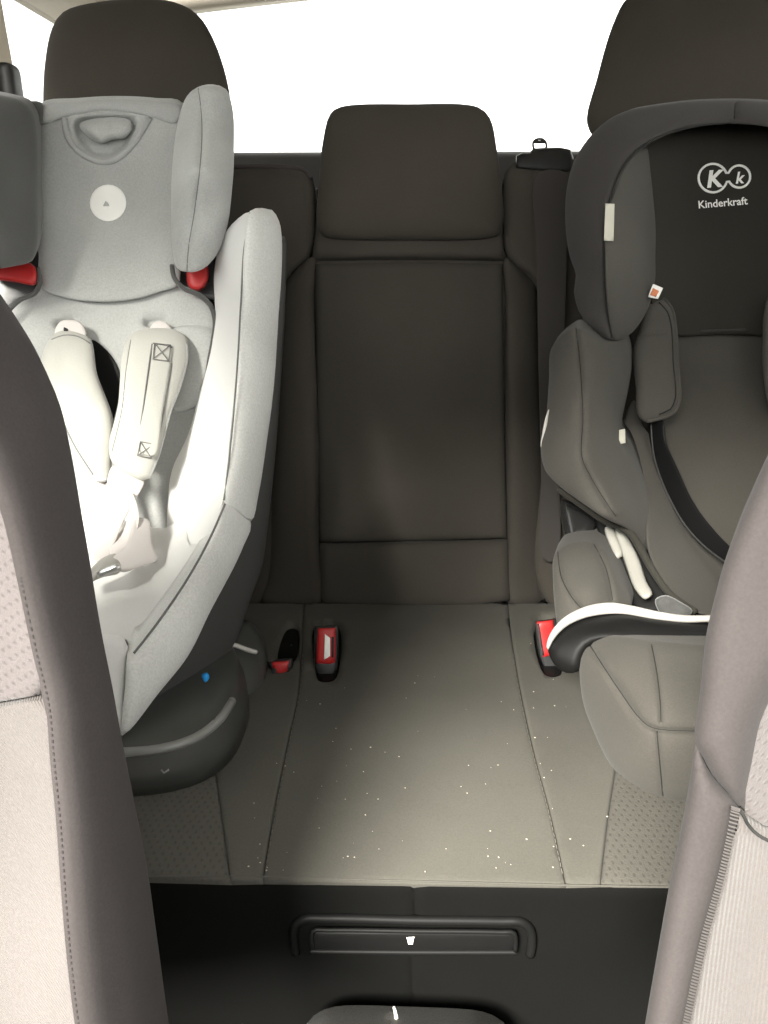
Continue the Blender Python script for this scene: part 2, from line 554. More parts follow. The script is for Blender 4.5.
# ceiling: gently arched headliner
ny = 16
V = []; F = []
xs = np.linspace(-0.66, 0.66, 17)
for y in np.linspace(-0.35, 1.80, ny):
    for x in xs: V.append((x, y, 1.335 - 0.05 * (x / 0.66) ** 4 - 0.02 * max(0, (y - 0.9) / 0.9) ** 2))
ys_ = np.linspace(-0.35, 1.80, ny)
for j in range(ny - 1):
    for i in range(16):
        F.append([j * 17 + i, j * 17 + i + 1, (j + 1) * 17 + i + 1, (j + 1) * 17 + i])
nb = len(V); V += [(x, y, z + 0.03) for x, y, z in V]
F += [[a + nb for a in reversed(f)] for f in F]
struct(link_mesh('ceiling', V, F, 'headliner'))

def side_wall(name, sx):
    """door panels and pillars as one wall with window openings"""
    root = bpy.data.objects.new(name, None); COL.objects.link(root); root['kind'] = 'structure'
    root.location = (sx * 0.73, 0.4, 0)
    x0, x1 = sorted((sx * 0.70, sx * 0.76))
    box('door_panel', (x0, -1.1, 0.0), (x1, 0.62, 0.78), 'dark_trim', root, 0.02)
    box('door_panel', (x0, 0.63, 0.0), (x1, 1.30, 0.80), 'dark_trim', root, 0.02)
    box('quarter_panel', (x0, 1.31, 0.0), (x1, 1.95, 0.90), 'dark_trim', root, 0.02)
    box('roof_rail', (min(sx * 0.64, sx * 0.76), -0.5, 1.24), (max(sx * 0.64, sx * 0.76), 1.9, 1.34), 'headliner', root, 0.02)
    def pillar(nm, y0, y1, w):
        lp = [(0, y0 - w / 2, 0.78), (0, y0 + w / 2, 0.78), (0, y1 + w / 2, 1.28), (0, y1 - w / 2, 1.28)]
        prism(nm, [(sx * 0.70 + a, b, c) for a, b, c in lp], (sx * 0.05, 0, 0), 'pillar_trim', root)
    pillar('pillar', 0.50, 0.52, 0.10)
    pillar('pillar', 1.45, 1.41, 0.13)
    box('belt_anchor', (min(sx * 0.665, sx * 0.70), 1.405, 0.985), (max(sx * 0.665, sx * 0.70), 1.448, 1.10), 'black_satin', root, 0.012)
    return root
wl = side_wall('wall_left', -1); wr_ = side_wall('wall_right', 1)
def pane(name, loop, ext, mat='glass'):
    o = prism(name, loop, ext, mat); struct(o); return o
for sx, k in ((-1, 1), (1, 3)):
    pane('window_%d' % k, [(sx * 0.725, -0.9, 0.77), (sx * 0.725, 0.47, 0.77), (sx * 0.725, 0.47, 1.26), (sx * 0.725, -0.35, 1.26)], (sx * 0.004, 0, 0))
    pane('window_%d' % (k + 1), [(sx * 0.725, 0.54, 0.79), (sx * 0.725, 1.32, 0.79), (sx * 0.725, 1.28, 1.26), (sx * 0.725, 0.55, 1.26)], (sx * 0.004, 0, 0), 'tinted_glass')
    pane('window_%d' % (k + 5), [(sx * 0.725, 1.38, 0.89), (sx * 0.725, 1.86, 0.89), (sx * 0.725, 1.80, 1.26), (sx * 0.725, 1.33, 1.26)], (sx * 0.004, 0, 0), 'tinted_glass')
pane('window_5', [(-0.66, -0.36, 1.32), (0.66, -0.36, 1.32), (0.68, -1.1, 0.84), (-0.68, -1.1, 0.84)], (0, -0.003, 0.004))
struct(box('wall_front', (-0.74, -1.16, 0.0), (0.74, -1.08, 0.84), 'dark_trim', None, 0.02))
# tailgate
tg = bpy.data.objects.new('wall_back', None); COL.objects.link(tg); tg['kind'] = 'structure'; tg.location = (0, 1.92, 0)
box('tailgate_panel', (-0.74, 1.90, 0.0), (0.74, 1.96, 1.010), 'dark_trim', tg, 0.015)
Z = Plane((0, 1.86, 1.2), (0, -1, 0))
def zloop(l): 
    l = catmull(l, True, 12); return pts(l[:, 0], l[:, 1], Z(l[:, 0], l[:, 1]))
# header over the rear window, bowed at its left end
hd = [(48, -3), (64, 12), (100, 16), (140, 14), (187, 8), (262, -1), (350, -10), (460, -14), (560, -14), (680, -10), (760, -2), (780, -40), (600, -48), (300, -44), (60, -40), (30, -20)]
prism('header', zloop(hd), (0, 0.05, 0), 'headliner', tg, True)
for sx in (-1, 1):
    lp = [(sx * 0.60, 1.86, 1.27), (sx * 0.54, 1.86, 1.27), (sx * 0.57, 1.90, 0.95), (sx * 0.74, 1.90, 0.95), (sx * 0.70, 1.86, 1.0), (sx * 0.63, 1.86, 1.15)]
    prism('rear_pillar', lp, (0, 0.06, 0), 'pillar_trim', tg)
pane('window_8' if True else '', [(-0.62, 1.93, 0.97), (0.62, 1.93, 0.97), (0.56, 1.89, 1.29), (-0.56, 1.89, 1.29)], (0, 0.004, 0))
sh = box('parcel_shelf', (-0.66, 1.30, 0.885), (0.66, 1.895, 0.90), 'dark_trim', None, 0.005)
sh['label'] = 'dark parcel shelf behind the rear seat backs under the rear window'; sh['category'] = 'shelf'

# ================================================================== rear bench
bench = thing('rear_bench_cushion', 'flat dark grey fabric rear bench cushion with seams and a black front face', 'seat cushion', (0, 0.7, 0.02))
BD = Bench()
N_UP = (0, -0.25, 0.97)
kw = dict(n=N_UP, ex=(0, 0.35, -1), t=0.06, taper=1.0, sp=9, r=4, h=0.0035, bulge=0.0, swell=0.0, sharp=True)
SL = [(304, 604), (302, 640), (299, 690), (288, 745), (274, 815), (263, 882)]
SR = [(508, 604), (512, 640), (520, 690), (534, 755), (550, 815), (566, 888)]
TL = [(188, 604), (198, 690), (215, 772), (222, 820), (231, 882)]
TR = [(640, 604), (628, 690), (616, 768), (608, 820), (600, 888)]
SL, SR, TL, TR = [[tuple(q) for q in catmull(l_, False, 9)] for l_ in (SL, SR, TL, TR)]
well1 = [(287, 627), (297, 627), (296, 660), (282, 668), (277, 660)]
well2 = [(314, 626), (339, 626), (338, 672), (333, 682), (319, 682), (316, 672)]
well3 = [(536, 622), (556, 622), (560, 676), (545, 676)]
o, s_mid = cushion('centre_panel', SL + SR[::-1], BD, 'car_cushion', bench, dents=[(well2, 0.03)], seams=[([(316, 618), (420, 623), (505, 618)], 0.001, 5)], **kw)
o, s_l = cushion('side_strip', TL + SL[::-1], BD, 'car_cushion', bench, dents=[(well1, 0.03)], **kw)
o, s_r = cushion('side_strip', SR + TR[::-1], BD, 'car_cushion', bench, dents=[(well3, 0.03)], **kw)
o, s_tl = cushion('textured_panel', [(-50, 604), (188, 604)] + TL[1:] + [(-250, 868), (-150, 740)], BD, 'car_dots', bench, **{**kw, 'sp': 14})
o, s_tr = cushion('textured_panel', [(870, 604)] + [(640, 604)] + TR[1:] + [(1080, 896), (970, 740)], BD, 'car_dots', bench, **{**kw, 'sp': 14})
for wl_ in (well1, well2, well3):
    cushion('well_shade_plate', [((a - np.mean([q[0] for q in wl_])) * 0.94 + np.mean([q[0] for q in wl_]), (b - np.mean([q[1] for q in wl_])) * 0.96 + np.mean([q[1] for q in wl_])) for a, b in wl_], Bench(-0.006), 'drawer_plastic', bench, h=0.0005, r=2, t=0.01, taper=0.95, sp=5, n=N_UP, ex=(0, 0.1, -1), swell=0)  # black plate just under the surface stands in for the well's shade
for ln, sf in ((SL, s_mid), (SR, s_mid)):
    stitches('stitching', [(a + (1.6 if ln is SL else -1.6), b) for a, b in ln[6:-2]], sf, 0.00026, 'thread', bench, step=6, fill=0.7)
# black front face of the bench
AP = Plane((0, 0.443, 0.36), (0, -1, 0.0))
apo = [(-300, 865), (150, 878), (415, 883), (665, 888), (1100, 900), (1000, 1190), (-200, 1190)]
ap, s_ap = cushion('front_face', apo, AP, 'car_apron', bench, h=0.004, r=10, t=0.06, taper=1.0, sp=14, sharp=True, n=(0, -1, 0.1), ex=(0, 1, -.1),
                   seams=[([(414, 884), (415, 900), (416, 918)], 0.002, 2.5), ([(412, 956), (413, 990), (414, 1030)], 0.0015, 2.5)])
def edge_line(y0): return [(-60, 871 + y0), (150, 878 + y0), (250, 877 + y0), (300, 879 + y0), (415, 882 + y0), (560, 886 + y0), (665, 888 + y0), (800, 892 + y0)]
tube('piping', pts(*np.array(edge_line(-1)).T, np.array(BD(*np.array(edge_line(-1)).T)) - 0.003), 0.0008, 'car_cushion', bench)
# cup holder drawer in the front face
dr = cushion('cup_holder_drawer', [(311, 931), (515, 932), (516, 951), (311, 950)], Plane((0, 0.436, 0.36), (0, -1, 0.0)), 'drawer_plastic', bench, h=0.002, r=3, t=0.03, taper=1.0, sp=8, sharp=True, n=(0, -1, 0.1), ex=(0, 1, 0))
def rail(name, line, d, rad, parent): 
    c = catmull(line, False, 5); return tube(name, pts(c[:, 0], c[:, 1], Plane((0, d, 0.36), (0, -1, 0.0))(c[:, 0], c[:, 1])), rad, 'drawer_plastic', parent, k=10)
rail('bezel', [(296, 953), (294, 940), (295, 926), (303, 919), (330, 918), (415, 920), (500, 921), (522, 922), (530, 929), (532, 942), (530, 955)], 0.4380, 0.0036, bench)
rail('drawer_rim', [(313, 948), (312, 940), (313, 931), (330, 930), (415, 931), (500, 932), (514, 933), (516, 942), (515, 951)], 0.4345, 0.0018, bench)
rail('drawer_lip', [(311, 951), (415, 952), (516, 952)], 0.4345, 0.0022, bench)
ic = [(407.2, 939), (413.8, 938.4), (412.8, 944.5), (408.4, 944.5)]
cushion('cup_icon', ic, Plane((0, 0.4332, 0.36), (0, -1, 0.0)), 'white_print', dr[0], h=0.0003, r=1, t=0.0006, taper=1, sp=3, sharp=True)
cushion('cup_icon', [(406.4, 937.4), (414.6, 936.8), (414.4, 938.2), (406.8, 938.6)], Plane((0, 0.4332, 0.36), (0, -1, 0.0)), 'white_print', dr[0], h=0.0003, r=1, t=0.0006, taper=1, sp=3, sharp=True)

# crumbs and lint on the bench
V = []; F = []
for i in range(85):
    px = random.uniform(275, 570); py = 640 + (random.random() ** 0.7) * 235
    if py > 800: px = 410 + (px - 410) * 1.25
    c = P(px, py, float(Bench(0.0042)([px], [py])[0])); s = random.uniform(0.0003, 0.00075)
    b = len(V)
    for dx, dy, dz in ((1, 0, 0), (-1, 0, 0), (0, 1, 0), (0, -1, 0), (0, 0, 1), (0, 0, -1)):
        V.append(c + s * np.array((dx * random.uniform(.5, 1.6), dy * random.uniform(.5, 1.6), dz * 0.8 + 0.6)))
    for f in ((0, 2, 4), (2, 1, 4), (1, 3, 4), (3, 0, 4), (2, 0, 5), (1, 2, 5), (3, 1, 5), (0, 3, 5)): F.append([b + q for q in f])
cr = link_mesh('crumbs', V, F, 'crumb', None, False); cr['kind'] = 'stuff'; cr['label'] = 'pale crumbs and lint scattered over the bench cushion'; cr['category'] = 'crumbs'
q = P(396, 1011, 0.585); 
ps = tube('thread_scrap', [P(394, 1007, .583), P(395.5, 1012, .580), P(396.5, 1019, .576)], 0.0013, 'white_print')
ps['label'] = 'tiny white thread scrap on the carpeted hump'; ps['category'] = 'scrap'

# ================================================================== rear seat backs
def headrest(parent, outline, D, mat='car_headrest', t=0.085, **k):
    return cushion('headrest', outline, D, mat, parent, h=0.028, r=30, t=t, taper=0.93, sp=8, bulge=0.35, **k)

cb = thing('rear_seat_back', 'dark grey middle rear seat back with recessed square panel between the two child seats', 'seat back', (0.0, 1.05, 0.34), 'rear seat backs')
BP = backplane(0.0)
kb = dict(n=BACK_N, ex=-BACK_N)
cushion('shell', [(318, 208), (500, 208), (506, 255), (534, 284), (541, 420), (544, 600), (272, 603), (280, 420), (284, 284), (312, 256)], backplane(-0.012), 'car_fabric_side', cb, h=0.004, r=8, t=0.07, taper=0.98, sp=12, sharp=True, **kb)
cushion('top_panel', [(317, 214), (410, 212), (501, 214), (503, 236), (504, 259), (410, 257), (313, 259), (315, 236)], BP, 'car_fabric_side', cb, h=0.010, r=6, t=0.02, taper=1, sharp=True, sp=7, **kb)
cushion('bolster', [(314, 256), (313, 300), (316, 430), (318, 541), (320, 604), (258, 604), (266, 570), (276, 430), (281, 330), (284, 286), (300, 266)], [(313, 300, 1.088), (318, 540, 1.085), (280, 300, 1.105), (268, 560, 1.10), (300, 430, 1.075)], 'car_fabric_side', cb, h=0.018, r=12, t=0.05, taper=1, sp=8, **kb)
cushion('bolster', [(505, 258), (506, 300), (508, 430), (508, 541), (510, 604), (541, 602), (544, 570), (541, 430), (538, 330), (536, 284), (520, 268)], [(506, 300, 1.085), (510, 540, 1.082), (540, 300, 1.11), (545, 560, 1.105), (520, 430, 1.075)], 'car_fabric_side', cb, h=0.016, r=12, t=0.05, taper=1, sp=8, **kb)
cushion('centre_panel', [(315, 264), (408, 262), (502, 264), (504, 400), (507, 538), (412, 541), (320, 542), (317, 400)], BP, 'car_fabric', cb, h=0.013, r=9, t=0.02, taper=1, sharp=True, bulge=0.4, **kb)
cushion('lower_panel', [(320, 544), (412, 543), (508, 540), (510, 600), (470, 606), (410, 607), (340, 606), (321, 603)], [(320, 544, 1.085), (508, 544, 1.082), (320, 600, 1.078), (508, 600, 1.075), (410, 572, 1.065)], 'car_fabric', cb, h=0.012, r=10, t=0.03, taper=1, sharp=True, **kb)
headrest(cb, [(340, 107), (410, 104), (478, 107), (490, 118), (497, 150), (502, 190), (503, 224), (498, 235), (480, 239), (410, 240), (340, 239), (323, 236), (317, 225), (318, 190), (323, 140), (330, 114)], backplane(0.015), label='squared padded headrest pushed down')
for a in (372, 446):
    tube('headrest_post', [P(a, 205, 1.10), P(a, 260, 1.12)], 0.006, 'steel', cb)

lb = thing('rear_seat_back', 'dark grey rear seat back behind the grey child seat, headrest raised high', 'seat back', (-0.39, 1.05, 0.34), 'rear seat backs')
cushion('shell', [(-20, 172), (60, 168), (180, 166), (290, 166), (306, 169), (313, 178), (315, 205), (314, 240), (308, 256), (284, 284), (276, 430), (262, 603), (0, 604), (-30, 430), (-40, 220)], backplane(-0.004), 'car_fabric_side', lb, h=0.016, r=14, t=0.09, taper=0.98, sp=12, seams=[([(200, 178), (290, 176), (304, 182), (306, 240)], 0.003, 3)], **kb)
tube('piping', pts(*np.array(catmull([(200, 167), (290, 167), (304, 170), (311, 178)], False, 4)).T, np.full(len(catmull([(200, 167), (290, 167), (304, 170), (311, 178)], False, 4)), 1.088)), 0.003, 'front_bolster', lb)  # pinkish tube carries the top edge's highlight in its colour
headrest(lb, [(43, 104), (45, 62), (52, 28), (63, 12), (97, 2), (148, -1), (174, 2), (197, 14), (212, 36), (228, 84), (231, 125), (222, 138), (130, 142), (54, 138), (44, 126)], 1.095, label='charcoal rounded headrest raised high')
for a in (104, 172):
    tube('headrest_post', [P(a, 130, 1.13), P(a, 215, 1.13)], 0.006, 'steel', lb)

rb = thing('rear_seat_back', 'dark grey rear seat back behind the charcoal child seat, with belt outlet on top', 'seat back', (0.43, 1.05, 0.34), 'rear seat backs')
cushion('shell', [(505, 172), (512, 164), (560, 160), (700, 158), (850, 165), (862, 240), (860, 430), (850, 604), (549, 604), (545, 430), (538, 285), (508, 257), (503, 220)], backplane(-0.004), 'car_fabric_side', rb, h=0.014, r=10, t=0.09, taper=0.98, sp=12, seams=[([(533, 168), (534, 240), (536, 280)], 0.002, 3)], **kb)
headrest(rb, [(587, 124), (597, 78), (613, 24), (627, -2), (650, -16), (690, -22), (735, -18), (775, -12), (798, 20), (812, 90), (816, 125), (800, 142), (690, 146), (600, 142)], 1.10, label='charcoal rounded headrest raised above the child seat')
cushion('belt_outlet', [(516, 168), (517, 156), (523, 153), (530, 153), (534, 149), (560, 148), (570, 150), (573, 160), (572, 172), (545, 171)], 1.075, 'black_satin', rb, h=0.006, r=4, t=0.05, taper=1, sp=5, sharp=True, label='black plastic belt outlet')
tube('belt_ring', pts(*np.array(catmull([(534, 150), (533, 143), (536, 139.5), (543, 139.5), (546, 143), (546, 150)], False, 2)).T, np.full(len(catmull([(534, 150), (533, 143), (536, 139.5), (543, 139.5), (546, 143), (546, 150)], False, 2)), 1.085)), 0.0016, 'dark_trim', rb)
tube('belt_ring', [P(534, 142, 1.084), P(546, 142, 1.084)], 0.0022, 'dark_trim', rb)

bs = thing('seat_belt', 'dark webbing seat belt hanging from the outlet beside the charcoal child seat', 'seat belt', P(552, 600, 1.08))
cushion('strap', [(537, 174), (566, 173), (567, 250), (564, 340), (560, 470), (556, 560), (544, 560), (541, 470), (538, 340), (537, 250)], [(550, 165, 1.066), (550, 350, 1.060), (550, 560, 1.055), (536, 350, 1.061), (566, 350, 1.058)], 'webbing_car', bs, h=0.0008, r=3, t=0.002, taper=1, sp=8)

# ---- buckles
def buckle(lab, body, face, slot, d, slit=None):
    t_ = thing('seat_belt_buckle', lab, 'buckle', P(np.mean([p[0] for p in body]), max(p[1] for p in body), d + 0.004), 'rear seat belt buckles')
    cushion('body', body, d, 'black_plastic', t_, h=0.003, r=3, t=0.02, taper=0.95, sp=4, sharp=True)
    rb_, sf = cushion('release_button', face, d - 0.004, 'red_plastic', t_, h=0.002, r=3, t=0.006, taper=1, sp=4, sharp=True, label='red release button')
    if slot: cushion('button_mark', slot, d - 0.0065, 'white_print', rb_, h=0.0003, r=1, t=0.0008, taper=1, sp=4, sharp=True)
    if slit: cushion('latch_slot', slit, d - 0.0062, 'black_satin', rb_, h=0.0003, r=1, t=0.001, taper=1, sp=4, sharp=True)
    return t_
buckle('red-buttoned belt buckle standing upright in the bench before the middle seat back', [(315, 627), (338, 626), (337, 668), (332, 680), (320, 680), (315, 668)], [(318, 628.5), (335.5, 628), (335, 662), (330, 664), (316.5, 663)], [(325, 634), (330, 638), (330, 656), (324, 660)], 0.862, [(331.5, 637), (334, 637), (333.5, 657), (331.5, 658)])
buckle('red-buttoned belt buckle lying low beside the black base of the grey child seat', [(268, 662), (291, 659), (292, 666), (286, 676), (275, 677)], [(272, 662), (289, 661), (287, 671), (280, 674), (274, 673)], None, 0.845, [(271, 669), (276, 668), (277, 674), (272, 675)])
buckle('red-buttoned belt buckle next to the white armrest edge of the charcoal child seat', [(535, 622), (556, 619), (560, 655), (559, 673), (546, 673), (540, 656)], [(537, 622), (553, 620), (557, 654), (543, 657)], None, 0.885, [(537.5, 624), (539, 624), (544, 655), (542.5, 656)])

# ================================================================== grey child seat
A = thing('child_seat', 'light grey melange child car seat with white harness on a black plastic base', 'child seat', (-0.36, 0.72, 0.37), 'child car seats')
# base on the bench
BB = Bench(0.040)
rim = [(40, 752), (90, 757), (131, 756), (165, 752), (199, 741), (222, 724), (234, 703), (240, 682), (238, 660), (228, 642), (150, 645), (40, 680)]
bo, s_b = cushion('base', rim, BB, 'base_plastic', A, h=0.010, r=16, t=0.037, taper=1.07, ex=(0, 0.03, -1), sp=8, n=(0, -0.1, 1), bulge=0.0)
seamtube('base_rim_glint', [(60, 755), (131, 754), (165, 750), (198, 739), (220, 722), (232, 703)], s_b, 0.0042, 'glint_and_mark', A, lift=-0.0024, k=10)  # lighter tube puts the rim's highlight into the colour
cushion('base_latch_housing', [(228, 652), (234, 630), (246, 621), (259, 633), (266, 655), (265, 680), (257, 697), (243, 702), (231, 690), (226, 672)], [(228, 650, .825), (264, 660, .845), (245, 622, .875), (250, 700, .795)], 'base_plastic', A, h=0.014, r=9, t=0.06, taper=1.05, sp=5)
tube('latch_glint', pts(*catmull([(228, 645), (234, 645), (248, 650), (256, 652)], False, 3).T, np.linspace(.803, .822, len(catmull([(228, 645), (234, 645), (248, 650), (256, 652)], False, 3)))), 0.0026, 'white_plastic', A, label='pale strip painting a highlight on the latch housing')  # white tube stands in for the glint across the housing
cushion('recline_button', [(202, 675), (207, 673), (209, 678), (205, 682)], 0.70, 'blue_plastic', A, h=0.002, r=2, t=0.006, taper=1, sp=3, label='small blue button')
tube('base_mark', [P(161, 770, .628), P(164, 773, .627), P(169, 769.5, .629)], 0.0008, 'glint_and_mark', A)
cushion('latch_notch', [(218, 688), (230, 684), (233, 687), (226, 692)], 0.765, 'black_satin', A, h=0.001, r=2, t=0.004, taper=1, sp=4)
# dark plastic shell under the right side
cushion('shell', [(284, 236), (286, 280), (281, 380), (275, 460), (266, 540), (262, 566), (250, 600), (236, 640), (214, 676), (190, 700), (150, 730), (110, 742), (100, 720), (160, 660), (215, 590), (245, 500), (262, 400), (270, 300), (272, 236)],
        [(284, 250, .955), (270, 250, .945), (275, 460, .90), (262, 560, .86), (245, 500, .85), (214, 676, .76), (160, 660, .70), (110, 742, .66), (236, 640, .80)], 'shell_plastic', A, h=0.006, r=7, t=0.10, taper=0.96, ex=(-0.25, 0.95, 0), sp=9)
# inside of the seat: back liner, side liner, pan
cushion('back_liner', [(0, 330), (8, 312), (20, 300), (36, 292), (41, 280), (100, 285), (174, 276), (184, 289), (200, 296), (211, 306), (215, 322), (212, 345), (203, 384), (194, 430), (187, 505), (170, 532), (120, 538), (50, 526), (0, 430)],
        [(10, 320, .985), (100, 300, 1.0), (205, 310, .975), (20, 480, .95), (110, 480, .96), (190, 480, .92), (110, 400, .985)], 'grey_melange', A, h=0.010, r=10, t=0.03, taper=0.97, sp=8, wr=0.0015,
        dents=[([(56, 322), (74, 320), (76, 326), (56, 328)], 0.012), ([(144, 320), (166, 320), (167, 326), (144, 326)], 0.012)])
ln = [(4, 318), (10, 309), (20, 300), (35, 293), (40, 282), (38, 268)]
tube('liner_piping', pts(*catmull(ln, False, 4).T, np.full(len(catmull(ln, False, 4)), .965)), 0.003, 'grey_mid', A)
ln = [(172, 265), (174, 277), (183, 288), (199, 295), (210, 305), (215, 320), (213, 341), (204, 383), (198, 405)]
tube('liner_piping', pts(*catmull(ln, False, 4).T, np.linspace(.955, .945, len(catmull(ln, False, 4)))), 0.003, 'grey_mid', A)
cushion('liner_flap', [(172, 330), (213, 330), (211, 350), (203, 384), (197, 405), (175, 411), (168, 400), (174, 360)], [(172, 340, .965), (210, 340, .955), (185, 410, .94)], 'grey_melange', A, h=0.006, r=6, t=0.012, taper=1, sp=6)
cushion('side_liner', [(214, 272), (220, 244), (232, 224), (250, 212), (248, 240), (241, 300), (236, 380), (230, 440), (223, 502), (211, 535), (190, 560), (170, 545), (168, 500), (172, 470), (188, 435), (200, 395), (212, 345), (215, 310)],
        [(216, 270, .965), (250, 214, .905), (241, 300, .885), (232, 420, .835), (223, 500, .785), (170, 490, .90), (200, 390, .935), (214, 320, .955), (190, 555, .80)], 'grey_pale', A, h=0.008, r=8, t=0.03, taper=0.98, sp=8,
        seams=[([(186, 500), (187, 520), (181, 533), (172, 538)], 0.004, 3)], wr=0.001)
cushion('side_bolster', [(250, 211), (262, 208), (272, 210), (279, 221), (282, 240), (281, 300), (275, 380), (267, 440), (259, 492), (251, 521), (238, 512), (224, 502), (231, 440), (237, 370), (241, 300), (244, 250)],
        [(250, 214, .905), (241, 300, .885), (232, 420, .835), (224, 500, .785), (281, 240, .95), (278, 330, .935), (268, 430, .89), (252, 518, .83), (262, 210, .93)], 'grey_leg', A, h=0.018, r=16, t=0.05, taper=0.95, sp=7, ex=(-0.25, 0.95, 0))
ln = catmull([(250, 213), (244, 250), (241, 300), (237, 370), (231, 440), (224, 500)], False, 5)
tube('seam', pts(ln[:, 0], ln[:, 1], np.interp(ln[:, 1], [213, 300, 420, 500], [.903, .882, .832, .782]) - 0.003), 0.0010, 'grey_thread', A)
cushion('seat_pan', [(30, 520), (90, 512), (130, 522), (165, 528), (186, 517), (190, 545), (211, 536), (188, 578), (156, 625), (133, 655), (126, 640), (80, 645), (20, 650), (0, 580)],
        [(40, 520, .90), (110, 515, .905), (180, 515, .86), (188, 575, .745), (133, 652, .665), (60, 645, .70), (90, 580, .80), (140, 580, .79)], 'grey_pale', A, h=0.008, r=9, t=0.04, taper=0.97, sp=8, wr=0.002)
cushion('leg_bolster', [(225, 503), (240, 513), (251, 525), (244, 545), (234, 567), (211, 610), (188, 656), (158, 694), (130, 730), (122, 736), (122, 715), (125, 688), (128, 656), (134, 653), (156, 625), (188, 578), (211, 536)],
        [(225, 503, .785), (251, 525, .83), (211, 536, .765), (234, 567, .79), (188, 578, .72), (211, 610, .745), (156, 625, .675), (188, 656, .71), (133, 654, .65), (156, 695, .665), (122, 735, .635)], 'grey_leg', A, h=0.018, r=16, t=0.05, taper=0.96, sp=7, ex=(-0.25, 0.95, 0), wr=0.0012)
ln = catmull([(225, 504), (211, 536), (188, 578), (156, 625), (134, 653)], False, 4)
tube('seam', pts(ln[:, 0], ln[:, 1], np.interp(ln[:, 1], [504, 536, 578, 625, 654], [.780, .758, .715, .668, .645]) - 0.004), 0.0011, 'grey_thread', A)
cushion('leg_front', [(124, 638), (128, 656), (125, 690), (121, 736), (70, 745), (10, 735), (0, 660), (60, 640)], [(124, 640, .66), (121, 735, .64), (20, 735, .63), (40, 645, .66)], 'grey_pale', A, h=0.012, r=12, t=0.05, taper=0.98, sp=8)
# headrest of the child seat
hp = [(38, 124), (41, 103), (78, 98), (117, 96), (156, 98), (183, 103), (184, 180), (180, 250), (178, 285), (160, 292), (137, 299), (102, 302), (70, 299), (43, 289), (38, 250)]
dp = [(76, 122), (109, 117), (136, 120), (131, 138), (122, 149), (110, 156), (97, 156), (84, 147), (76, 134)]
hpo, s_hp = cushion('head_panel', hp, [(40, 110, 1.0), (180, 110, .99), (40, 290, .985), (178, 285, .975), (110, 200, 1.012), (110, 100, 1.0), (105, 295, .985)], 'grey_melange', A, h=0.012, r=12, t=0.025, taper=0.97, sp=7,
        dents=[(dp, 0.018)], seams=[([(42, 124), (56, 121), (66, 119)], 0.002, 2.5), ([(150, 119), (165, 121), (176, 124)], 0.002, 2.5)], label='grey melange padded back panel with pocket')
cushion('top_band', [(42, 106), (78, 101), (117, 99), (156, 101), (181, 106), (176, 123), (150, 117), (110, 111), (70, 116), (42, 123)], lambda x, y: Depth([(40, 110, 1.0), (180, 110, .99), (110, 100, 1.0), (110, 125, 1.003), (40, 124, 1.0)])(x, y) - 0.007, 'grey_light', hpo, h=0.006, r=5, t=0.004, taper=1, sp=5)
seamtube('pocket_trim', [(65, 120), (68, 137), (78, 151), (96, 161), (113, 161), (129, 149), (141, 133), (149, 119)], s_hp, 0.0042, 'grey_light', hpo, lift=0.001, k=8)
cushion('pocket_cloth', [(80, 124), (108, 118), (130, 121), (132, 128), (124, 138), (112, 139), (102, 143), (92, 139), (84, 132)], 0.998, 'grey_melange', hpo, h=0.012, r=8, t=0.01, taper=1, sp=4, wr=0.006, wrs=12, seams=[([(84, 132), (94, 140), (100, 150)], 0.004, 2.5)])
ring = [(108 + 18.3 * math.cos(a), 203 + 18.3 * math.sin(a)) for a in np.linspace(0, 2 * math.pi, 24, endpoint=False)]
em, s_em = cushion('round_badge', ring, lambda x, y, D=None: Depth([(40, 110, 1.0), (180, 110, .99), (40, 290, .985), (178, 285, .975), (110, 200, 1.012), (110, 100, 1.0), (105, 295, .985)])(x, y) - 0.0125, 'white_print', A, h=0.0012, r=4, t=0.002, taper=1, sp=5, label='round white badge')
cushion('badge_mark', [(103, 206), (105.5, 201), (108, 203), (109, 206)], 0.9955, 'grey_melange', em, h=0.0004, r=1.5, t=0.001, taper=1, sp=3, sharp=True)
cushion('head_wing', [(196, 88), (212, 85), (226, 90), (233, 110), (234, 150), (232, 190), (227, 228), (217, 254), (203, 269), (187, 272.5), (177, 268), (172, 250), (171, 218), (173, 156), (180, 113), (187, 96)],
        [(200, 90, .93), (200, 170, .895), (190, 270, .925), (172, 220, .965), (180, 115, .965), (233, 130, .955), (228, 228, .955)], 'grey_melange', A, h=0.030, r=24, t=0.10, taper=0.93, sp=6, ex=(-0.2, 0.95, 0.2),
        seams=[([(198, 88), (201, 110), (202, 135), (200, 168), (194, 215), (189, 245), (187, 272)], 0.005, 2.6)], seam_mat='grey_thread')
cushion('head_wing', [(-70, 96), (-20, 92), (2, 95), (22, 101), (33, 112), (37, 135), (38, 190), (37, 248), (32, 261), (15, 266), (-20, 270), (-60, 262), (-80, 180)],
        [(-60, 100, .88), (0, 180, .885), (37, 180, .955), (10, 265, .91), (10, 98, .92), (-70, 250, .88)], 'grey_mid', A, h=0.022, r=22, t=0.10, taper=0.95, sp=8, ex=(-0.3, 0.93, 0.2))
cushion('wing_tab', [(26, 104), (41, 103), (40, 125), (33, 122)], 0.985, 'grey_mid', A, h=0.004, r=4, t=0.01, taper=1, sp=5)
cushion('belt_guide', [(190, 266), (205, 262), (206, 282), (200, 289), (190, 287)], 0.962, 'red_plastic', A, h=0.004, r=4, t=0.02, taper=1, sp=4, label='red belt guide')
cushion('belt_guide', [(-12, 266), (30, 264), (36, 272), (34, 284), (15, 281), (-12, 276)], 0.96, 'red_plastic', A, h=0.004, r=4, t=0.02, taper=1, sp=4, label='red belt guide')
